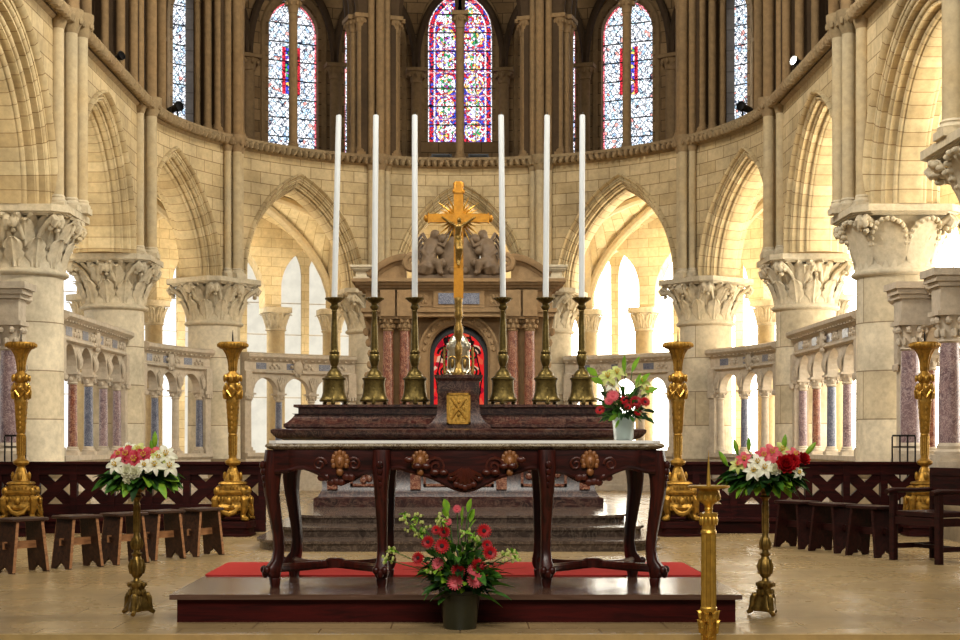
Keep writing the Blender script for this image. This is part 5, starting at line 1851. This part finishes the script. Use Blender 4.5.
# ---- tall gold candle stand in the foreground, standing on the lower floor
e = empty('gold_candle_stand', (1.512, 9.0, -.16)); e.scale = (.78, .78, .955)
mb = MB()
mb.loft([(0, .15, .15, .5), (.03, .15, .15, .5), (.05, .12, .12, .6), (.09, .08, .08, 1), (.11, .06, .06, 1)], 28)
mb.build('stand_base', M['goldb'], e, world=False)
mb = MB()
mb.lathe([(.05, .10), (.055, .13), (.045, .15), (.04, .17), (.05, .2), (.066, .23), (.07, .27), (.062, .33), (.06, .355), (.066, .365), (.066, .38), (.058, .39)], 28)
lo = mb.build('leafy_socket', M['goldb'], e, world=False)
mb = MB()
for j, zz_ in enumerate((.19, .25, .31)):
    for k in range(8):
        a = 2 * pi * (k + .5 * (j % 2)) / 8
        r = (.045, .066, .062)[j]
        mb.M = Matrix.Rotation(a, 4, 'Z') @ Matrix.Translation((0, -r + .004, zz_ - .03))
        leaf_strip(mb, .085, .024, .012, 2.2, rib=.004)
mb.M = Matrix.Identity(4)
mb.build('acanthus_leaves', M['goldb'], lo, world=False)
mb = MB()
N = 64
P = [[((r + .0035 * cos(16 * a)) * cos(a), (r + .0035 * cos(16 * a)) * sin(a), h) for a in [2 * pi * k / N for k in range(N)]] for r, h in ((.056, .385), (.057, .5), (.054, .86))]
mb.grid(P, cv=True)
mb.build('fluted_column', M['goldb'], e, world=False)
mb = MB()
mb.lathe([(.056, .85), (.064, .86), (.058, .875), (.052, .88), (.055, .93), (.066, .965), (.07, .975), (.07, .985), (.03, .99), (.028, 1.0), (.034, 1.01), (.03, 1.02), (.04, 1.04), (.068, 1.055), (.083, 1.08), (.086, 1.11), (.078, 1.13), (.09, 1.14),
          (.158, 1.145), (.166, 1.155), (.155, 1.16), (.0, 1.155)], 32)
for k in range(12):
    a = 2 * pi * k / 12
    mb.ball(.062 * cos(a), .062 * sin(a), .935, .014, .014, .03, 6)
    mb.ball(.08 * cos(a), .08 * sin(a), 1.085, .018, .018, .024, 6)
cp = mb.build('candle_dish', M['goldb'], e, world=False)
mb = MB(); mb.lathe([(.02, 1.155), (.016, 1.17), (.01, 1.26), (.001, 1.385)], 12); mb.build('candle_spike', M['goldb'], cp, world=False)
tag(e, 'slim gold fluted candle stand with a bare spike in the foreground', 'candlestick')


# ================================================================== flowers
def frame(p, d, roll=0.0):
    d = Vector(d).normalized()
    return Matrix.Translation(p) @ d.to_track_quat('Z', 'Y').to_matrix().to_4x4() @ Matrix.Rotation(roll, 4, 'Z')


def petal(mb, F, ang, L, w, lift, curl, cup=.2, r0=.006, nv=5):
    R_ = F @ Matrix.Rotation(ang, 4, 'Z')
    rows = []
    for j in range(nv):
        v = j / (nv - 1)
        ww = w * max(.05, sin(pi * (.12 + .83 * v)) ** .8)
        q = lift + curl * v
        x = r0 + L * v * cos(q); z = L * v * sin(q)
        rows.append([tuple(R_ @ Vector((x, ww * u, z + cup * w * u * u))) for u in (-1, 0, 1)])
    M0 = mb.M; mb.M = Matrix.Identity(4)
    mb.grid(rows)
    mb.M = M0


def gerbera(p, d, r, m, par, label=None, eye=True):
    F = frame(p, d, random.random())
    mb = MB()
    for k in range(18): petal(mb, F, 2 * pi * k / 18, r, r * .16, .22, -.15)
    for k in range(16): petal(mb, F, 2 * pi * k / 16 + .2, r * .78, r * .15, .5, -.15)
    o = mb.build('gerbera_bloom', m, par)
    if label: o['label'] = label
    mb = MB(); mb.M = F; mb.ball(0, 0, r * .12, r * .32, r * .32, r * .14, 10); mb.build('flower_eye', M['dark_eye'] if eye else M['pink'], o)
    return o


def lily(p, d, r, m, par):
    F = frame(p, d, random.random())
    mb = MB()
    for k in range(6): petal(mb, F, 2 * pi * k / 6, r * (1 if k % 2 else .92), r * (.32 if k % 2 else .24), 1.05, -1.15, .35, nv=7)
    o = mb.build('lily_bloom', m, par)
    mb = MB()
    for k in range(6):
        a = 2 * pi * k / 6 + .4
        mb.M = Matrix.Identity(4)
        mb.tube([tuple(F @ Vector((0, 0, 0))), tuple(F @ Vector((.2 * r * cos(a), .2 * r * sin(a), .6 * r)))], .0018, 4)
        q = F @ Vector((.2 * r * cos(a), .2 * r * sin(a), .62 * r)); mb.ball(*q, .005, .005, .006, 5)
    mb.build('stamens', M['yellow'], o)
    return o


def ruffle(p, d, r, m, par, name='carnation_bloom'):
    F = frame(p, d, random.random())
    mb = MB()
    for ring_, (n, lf, s) in enumerate(((9, .15, 1), (9, .5, .95), (7, .85, .85), (5, 1.15, .75), (3, 1.4, .6))):
        for k in range(n): petal(mb, F, 2 * pi * (k + .4 * ring_) / n, r * s, r * .36, lf, .25, .5, .002)
    return mb.build(name, m, par)


def leaf(mb, p, d, L, w, droop=.5, roll=0.0):
    d = Vector(d).normalized()
    side = d.cross(Vector((0, 0, 1)))
    side = side.normalized() if side.length > .05 else Vector((1, 0, 0))
    side = (Matrix.Rotation(roll, 3, d) @ side)
    up = side.cross(d)
    rows = []
    for j in range(6):
        v = j / 5
        c = Vector(p) + d * (L * v) - Vector((0, 0, 1)) * (droop * L * v * v)
        ww = w * (sin(pi * min(.98, v * .95 + .05)) ** .8)
        rows.append([tuple(c - side * ww + up * ww * .25), tuple(c), tuple(c + side * ww + up * ww * .25)])
    mb.grid(rows)


def bud(mb, p, d, L, r):
    F = frame(p, d)
    M0 = mb.M; mb.M = F
    mb.lathe([(r * .3, 0), (r * .8, L * .25), (r, L * .5), (r * .7, L * .8), (r * .15, L)], 8)
    mb.M = M0


def rd(a, b): return random.uniform(a, b)


def stand_bouquet(cx, cy, cz, W, lab, blooms, buds):
    e = empty('flower_arrangement', (cx, cy, cz))
    for nm, m, n in (('dark_foliage', 'dgreen', 70), ('foliage', 'green', 95), ('light_foliage', 'lgreen', 34)):
        mb = MB()
        for k in range(n):
            a = rd(0, 2 * pi)
            el = rd(-.45, .6) if nm != 'light_foliage' else rd(-.55, .1)
            d = Vector((cos(a) * cos(el) * 1.25, sin(a) * cos(el), sin(el)))
            st = rd(.15, .62)
            p = (cx + d.x * W * st, cy + d.y * W * .7 * st, cz + .02 + .10 * st * d.z)
            leaf(mb, p, d, W * rd(.38, .56), W * rd(.11, .19), rd(.2, .6), rd(-.7, .7))
        mb.build(nm, M[m], e)
    mb = MB()
    for x, z, y, kind, r in blooms:
        mb.tube([(cx, cy, cz), (cx + x * .55, cy + y * .5, cz + z * .55), (cx + x, cy + y, cz + z)], .004, 5)
    for x, z, dx, L in buds:
        mb.tube([(cx, cy, cz), (cx + x, cy - .03, cz + z)], .004, 5)
    mb.build('stems', M['stem'], e)
    for x, z, y, kind, r in blooms:
        r *= .9
        d = (x * 1.2, -.75 + y, .35 + z * 1.0)
        p = (cx + x, cy + y, cz + z)
        if kind in ('white', 'lilyred', 'cream'): lily(p, d, r, M[kind], e)
        elif kind == 'red': ruffle(p, d, r, M['red'], e)
        elif kind == 'rose': ruffle(p, d, r, M['white'], e, 'rose_bloom')
        elif kind == 'pink': lily(p, d, r, M['pink'], e)
    for x, z, dx, L in buds:
        mb = MB(); bud(mb, (cx + x, cy - .03, cz + z), (dx, -.1, 1), L, L * .17); mb.build('lily_bud', M['lgreen'], e)
    tag(e, lab, 'flowers')
    return e


bl = [(-.19, .16, -.08, 'pink', .07), (-.2, .09, -.15, 'white', .075), (-.13, .155, -.1, 'lilyred', .095), (-.06, .12, -.15, 'lilyred', .1), (0, .15, -.12, 'lilyred', .09), (.06, .16, -.06, 'pink', .08),
      (-.10, .05, -.2, 'rose', .062), (-.045, .04, -.21, 'rose', .058), (-.09, .0, -.2, 'rose', .05), (-.06, .19, -.02, 'cream', .075), (-.14, .2, .0, 'white', .07),
      (.09, .09, -.17, 'white', .085), (.16, .16, -.12, 'white', .09), (.19, .08, -.14, 'white', .085), (.11, .14, -.14, 'cream', .07), (.02, .09, -.19, 'white', .06)]
stand_bouquet(-2.235, 10.35, .945, .27, 'arrangement of white, crimson and pink flowers on the left brass stand', [(x * .93 + .05, z + .01, y, k, r) for x, z, y, k, r in bl], [(.105, .22, .05, .12), (.09, .19, -.1, .09)])
br_ = [(-.05, .08, -.2, 'white', .085), (-.12, .06, -.18, 'white', .08), (-.09, .12, -.17, 'white', .075), (.02, .07, -.2, 'rose', .055), (-.04, .16, -.12, 'pink', .085), (.02, .18, -.1, 'pink', .09), (-.17, .14, -.12, 'pink', .07),
       (.09, .1, -.2, 'red', .085), (.14, .12, -.17, 'red', .07), (.24, .14, -.08, 'red', .06), (.18, .17, -.08, 'pink', .07), (.19, .05, -.17, 'white', .05), (.1, .2, -.05, 'cream', .08), (-.21, .1, -.1, 'cream', .07)]
stand_bouquet(2.135, 10.35, .945, .28, 'arrangement of white, pink and red flowers on the right brass stand', br_, [(-.2, .18, -.25, .11), (-.12, .2, -.02, .1), (.12, .2, .1, .12), (.27, .17, .8, .12), (-.27, .1, -.6, .12)])

# ---- dark bucket with gerberas in front of the platform
BX, BYY = .0, 9.63
e = empty('plant_bucket', (BX, BYY, 0))
mb = MB(); mb.lathe([(.104, 0), (.108, .01), (.130, .225), (.138, .23), (.138, .25), (.132, .253), (.124, .225), (.10, .06)], 32); mb.build('bucket_body', M['bucket'], e, world=False)
mb = MB(); mb.lathe([(.119, .21), (.0, .215)], 24); mb.build('wet_foam', M['dgreen'], e, world=False)
tag(e, 'dark green plastic bucket on the floor before the platform', 'bucket')
e = empty('gerbera_bouquet', (BX, BYY, .25))
at = lambda x, y, Y: Vector(((x - 460) * Y / 1480, Y, 1.224 + (440 - y) * Y / 1480))
gb = [(484, 531, 'red', .042, 1), (490, 553, 'red', .042, 1), (442, 546, 'red', .043, 1), (428, 542, 'red', .036, 1), (444, 532, 'red', .036, 1), (458, 571, 'red', .04, 1), (478, 565, 'red', .04, 1), (418, 558, 'red', .036, 1), (436, 530, 'red', .025, 1),
      (455, 582, 'pink', .045, 0), (475, 580, 'pink', .045, 0), (438, 564, 'pink', .036, 0), (487, 545, 'red', .03, 1), (457, 509, 'pink', .022, 0), (448, 522, 'pink', .02, 0), (472, 570, 'pink', .03, 0)]
org = Vector((BX, BYY, .24))
sm = MB()
for x, y, m, r, eye in gb:
    dep = 9.45 if y > 540 else 9.58
    p = at(x, y, dep + rd(-.05, .08))
    out = (p - org).normalized()
    gerbera(p, (out.x * .45, -.9, .1 + out.z * .2), r * 1.08, M[m], e, eye=bool(eye))
    sm.tube([org, org.lerp(p, .5) + Vector((0, .03, .02)), p], .004, 5)
sprays = [(388, 560), (391, 550), (405, 515), (418, 518), (410, 527), (420, 533), (425, 530), (442, 522), (468, 545), (474, 537), (466, 533), (476, 541), (505, 556), (516, 558), (512, 552), (430, 570), (444, 540), (440, 518)]
bm_, sp = MB(), MB()
for x, y in sprays:
    p = at(x, y, 9.6 + rd(-.06, .06))
    sm.tube([org, org.lerp(p, .55) + Vector((0, .02, .03)), p], .0032, 5)
    for k in range(8):
        q = p + Vector((rd(-.035, .035), rd(-.03, .03), rd(-.03, .03)))
        bm_.ball(*q, .0095, .0095, .012, 5)
    for k in range(5): leaf(sp, p, (rd(-1, 1), rd(-1, .4), rd(-.3, .8)), rd(.03, .06), .01, .3, rd(-1, 1))
bm_.build('spray_buds', M['cream'], e)  # clusters of small pale green buds on the sprays
sp.build('spray_leaves', M['lgreen'], e)
mb = MB()
for (x, y, dx, dz) in ((448, 512, -.25, 1), (468, 512, .22, 1), (462, 520, .1, 1), (470, 522, .3, 1)):
    p = at(x, y, 9.6); sm.tube([org, p], .004, 5)
    leaf(mb, p, (dx, -.1, dz), .10, .024, .1, 1.2)
    leaf(mb, p - Vector((0, 0, .04)), (dx * 2, -.3, dz), .08, .022, .1, .6)
mb.build('tall_leaves', M['lgreen'], e)
sm.build('stems', M['stem'], e)
for nm, m, n, lo, hi in (('light_foliage', 'lgreen', 40, .06, .10), ('foliage', 'green', 120, .08, .14), ('dark_foliage', 'dgreen', 110, .08, .15)):
    mb = MB()
    for k in range(n):
        a = rd(0, 2 * pi); el = rd(-.08, 1.25)
        d = Vector((cos(a) * cos(el), sin(a) * cos(el), sin(el)))
        L = rd(.05, .26 if el > .2 else .16)
        leaf(mb, org + Vector((0, 0, .04)) + Vector((d.x * L, d.y * L, d.z * L * 1.15)), d + Vector((0, -.3, 0)), rd(lo, hi), rd(.016, .034), rd(.1, .7), rd(-1, 1))
    mb.build(nm, M[m], e)
mb = MB()
for (x, y) in ((500, 600), (508, 592), (494, 585), (512, 580), (432, 596), (428, 588), (505, 572), (440, 600)):
    p = at(x, y, 9.5)
    leaf(mb, org.lerp(p, .45), p - org, (p - org).length * .62, .045, .25, rd(-.5, .5))
mb.build('broad_leaves', M['green'], e)
mb = MB()                                              # fine grass-like fronds fanning out sideways
for k in range(46):
    sg = 1 if k % 2 else -1
    a = rd(.1, .9)
    d = Vector((sg * cos(a), rd(-.3, .3), sin(a)))
    p0 = org + d * .1
    L = rd(.22, .38)
    mb.tube([p0, p0 + d * L * .6, p0 + d * L - Vector((0, 0, .06))], [.002, .0016, .0008], 4)
mb.build('grass_fronds', M['dgreen'], e)
tag(e, 'bouquet of red and pink gerberas with green sprays in a dark bucket', 'flowers')

# ---- glass vase with lilies and gerberas on the right end of the altar table
VX, VY = 1.185, 10.72
e = empty('flower_vase', (VX, VY, TTOP))
t = NT('frosted_vase_glass')
t.set(Base_Color=lin(206, 220, 214), Roughness=.25)
t.b.inputs['Transmission Weight'].default_value = .55
t.b.inputs['IOR'].default_value = 1.3
mb = MB(); mb.lathe([(.064, .0), (.068, .006), (.086, .160), (.090, .165), (.085, .167), (.080, .155), (.062, .015), (0, .012)], 28); mb.build('vase_body', t.m, e, world=False)
tag(e, 'pale frosted glass vase on the right end of the altar table', 'vase')
e = empty('lily_bouquet', (VX, VY, TTOP + .14))
org = Vector((VX, VY, TTOP + .1))
sm = MB()
for k in range(9):
    a = k * .7
    sm.tube([(VX + .035 * cos(a), VY + .035 * sin(a), TTOP + .02), (VX + .03 * cos(a + 2), VY + .03 * sin(a + 2), TTOP + .17)], .004, 5)
for x, y, m, r, eye in ((613, 396, 'pink', .043, 0), (636, 402, 'red', .045, 1), (645, 402, 'red', .035, 1), (638, 412, 'red', .028, 1), (624, 400, 'red', .035, 1), (600, 410, 'red', .032, 1), (628, 407, 'red', .025, 1), (609, 401, 'pink', .03, 0)):
    p = at(x, y, 10.62 + rd(-.04, .04)); gerbera(p, (p.x - org.x, -.5, .25), r, M[m], e, eye=bool(eye)); sm.tube([org, p], .004, 5)
for x, y, m, r in ((608, 378, 'cream', .075), (617, 374, 'cream', .07), (613, 386, 'white', .06), (642, 383, 'cream', .06), (646, 391, 'cream', .05)):
    p = at(x, y, 10.68); lily(p, (p.x - org.x, -.7, .5), r, M[m], e); sm.tube([org, p], .004, 5)
mb = MB()
for x, y, dx, dz, L in ((625, 372, -.05, 1, .13), (632, 372, .45, 1, .13), (597, 376, -.8, .7, .10), (603, 384, -.9, .5, .1), (640, 384, .5, .6, .11), (645, 392, .9, .3, .1), (620, 415, -.5, -.2, .1), (622, 420, -.4, -.4, .08), (636, 388, .3, 1, .12)):
    p = at(x, y, 10.66); leaf(mb, p, (dx, -.2, dz), L, .026, .05, 1.0); sm.tube([org, p], .004, 5)
mb.build('light_leaves', M['lgreen'], e)
for nm, m, n in (('foliage', 'green', 70), ('dark_foliage', 'dgreen', 90)):
    mb = MB()
    for k in range(n):
        a = rd(0, 2 * pi); el = rd(-.2, 1.3)
        d = Vector((cos(a) * cos(el), sin(a) * cos(el), sin(el)))
        L = rd(.02, .17)
        leaf(mb, org + Vector((0, 0, .09)) + d * L, d, rd(.06, .11), rd(.012, .024), rd(.1, .6), rd(-1, 1))
    mb.build(nm, M[m], e)
sm.build('stems', M['stem'], e)
tag(e, 'bouquet of pale lilies and red gerberas in the glass vase', 'flowers')

# ================================================================== spotlights on the string course
def spot(loc, rz, tilt, lab, lit=False, s=1.0):
    e = empty('spotlight', loc, rz)
    mb = MB(); mb.cbox(0, 0, 0, .18 * s, .14 * s, .03); mb.box(-.12 * s, -.10 * s, -.02, .02, .02, .3 * s); mb.box(.10 * s, .12 * s, -.02, .02, .02, .3 * s); mb.build('bracket', M['black'], e, world=False)
    mb = MB(); mb.M = Matrix.Translation((0, 0, .28 * s)) @ Matrix.Rotation(tilt, 4, 'X')
    mb.lathe([(.05 * s, -.2 * s), (.08 * s, -.17 * s), (.09 * s, .1 * s), (.12 * s, .14 * s), (.125 * s, .22 * s), (.115 * s, .22 * s), (.1 * s, .16 * s)], 20)
    h = mb.build('lamp_housing', M['black'], e, world=False)
    mb = MB(); mb.M = Matrix.Translation((0, 0, .28 * s)) @ Matrix.Rotation(tilt, 4, 'X'); mb.lathe([(.1 * s, .15 * s), (.11 * s, .19 * s), (.06 * s, .205 * s), (0, .21 * s)], 20)
    mb.build('lamp_lens', glow('lit_lamp', (1, .93, .8, 1), 14) if lit else M['iron'], h, world=False)
    tag(e, lab, 'spotlight')


spot((-6.5, 28.0, ZT + .19), radians(60), radians(75), 'black spotlight on the string course above the left straight bay', s=.7)
spot((6.5, 28.4, ZT + .19), radians(-55), radians(80), 'lit spotlight on the string course above the right straight bay', True, .75)
spot((-6.28, 32.5, ZT + .19), radians(50), radians(80), 'black floodlight at the foot of the left end stained glass lancet', s=.9)
spot((6.28, 32.5, ZT + .19), radians(-50), radians(80), 'black floodlight at the foot of the right end stained glass lancet', s=.9)

def floodlight(x, y, lab):
    e = empty('floodlight', (x, y, GZ))
    mb = MB(); mb.box(-.26, .26, -.08, .1, .05, .36); mb.build('lamp_housing', M['black'], e, world=False)
    mb = MB(); mb.box(-.22, .22, -.095, -.075, .09, .32); mb.build('lamp_glass', M['iron'], e, world=False)
    mb = MB(); mb.box(-.3, -.27, -.03, .03, 0, .3); mb.box(.27, .3, -.03, .03, 0, .3); mb.box(-.3, .3, -.03, .03, 0, .03); mb.build('bracket', M['black'], e, world=False)
    tag(e, lab, 'floodlight', 'black floodlights under the middle gallery window')


floodlight(-.47, 37.9, 'black floodlight under the left half of the middle stained glass window')
floodlight(.47, 37.9, 'black floodlight under the right half of the middle stained glass window')

# ================================================================== camera and light
cam = bpy.data.objects.new('camera', bpy.data.cameras.new('camera'))
COL.objects.link(cam)
cam.location = (0, 0, 1.224)
cam.rotation_euler = (pi / 2, 0, 0)
cam.data.sensor_width = 36
cam.data.lens = 1480 * 36 / 960
cam.data.shift_x = 20 / 960
cam.data.shift_y = 120 / 960
cam.data.clip_end = 200
SC.camera = cam

w = bpy.data.worlds.new('daylight')
SC.world = w
w.use_nodes = True
w.node_tree.nodes['Background'].inputs[0].default_value = (1.0, .93, .82, 1)
w.node_tree.nodes['Background'].inputs[1].default_value = .1


def area(name, loc, to, sx, sy, power, col, spread=180):
    L = bpy.data.lights.new(name, 'AREA')
    L.shape = 'RECTANGLE'; L.size = sx; L.size_y = sy; L.energy = power; L.color = col; L.spread = radians(spread)
    o = bpy.data.objects.new(name, L)
    COL.objects.link(o)
    o.location = loc
    o.rotation_euler = (Vector(to) - Vector(loc)).to_track_quat('-Z', 'Y').to_euler()
    return o


for sg in (-1, 1):
    area('gallery_pier_fill', (sg * 5.0, 38.6, 11.4), (sg * 6.4, 36.0, 10.8), .8, 2.5, 130, (.8, .88, 1))  # added cool fill aimed at the gallery piers, besides the glowing windows

# daylight from the clerestory windows and from the nave behind the camera
area('clerestory_daylight_right', (9, 14, 17), (-6, 26, 5), 5, 4, 1800, (1, .93, .79), 110)
area('clerestory_daylight_left', (-9, 14, 17), (6, 26, 5), 5, 4, 1650, (1, .95, .85), 110)
area('nave_daylight', (0, -1, 11), (0, 16, 1), 8, 5, 1000, (1, .94, .84), 130)
for b in HEMI:
    x, y = b.pos(0, 13.3)
    area('chapel_fill', (x, y, 5.6), (x, y, 0), 3.0, 2.0, 420 if x > 1 else (300 if x > -1 else 220), (1, .92, .74))  # added fill to brighten the chapel interiors, besides the window glow
for b in BAYS:
    x, y = b.pos(0, (ROUT + RA) / 2)
    p = area('ambulatory_fill', (x, y, 4.2), (x, y, 8), 1.6, 1.6, 110 if b.hemi and abs(b.c) < .1 else (240 if x > 0 else 150), (1, .88, .66))  # added warm fill aimed up at the vaults, no fixture modelled

SC.view_settings.view_transform = 'Standard'
SC.view_settings.look = 'None'
SC.view_settings.gamma = 1
SC.view_settings.use_curve_mapping = False
SC.view_settings.exposure = 0.0
SC.cycles.use_denoising = True
SC.cycles.max_bounces = 8
SC.cycles.diffuse_bounces = 4
SC.cycles.sample_clamp_indirect = 6
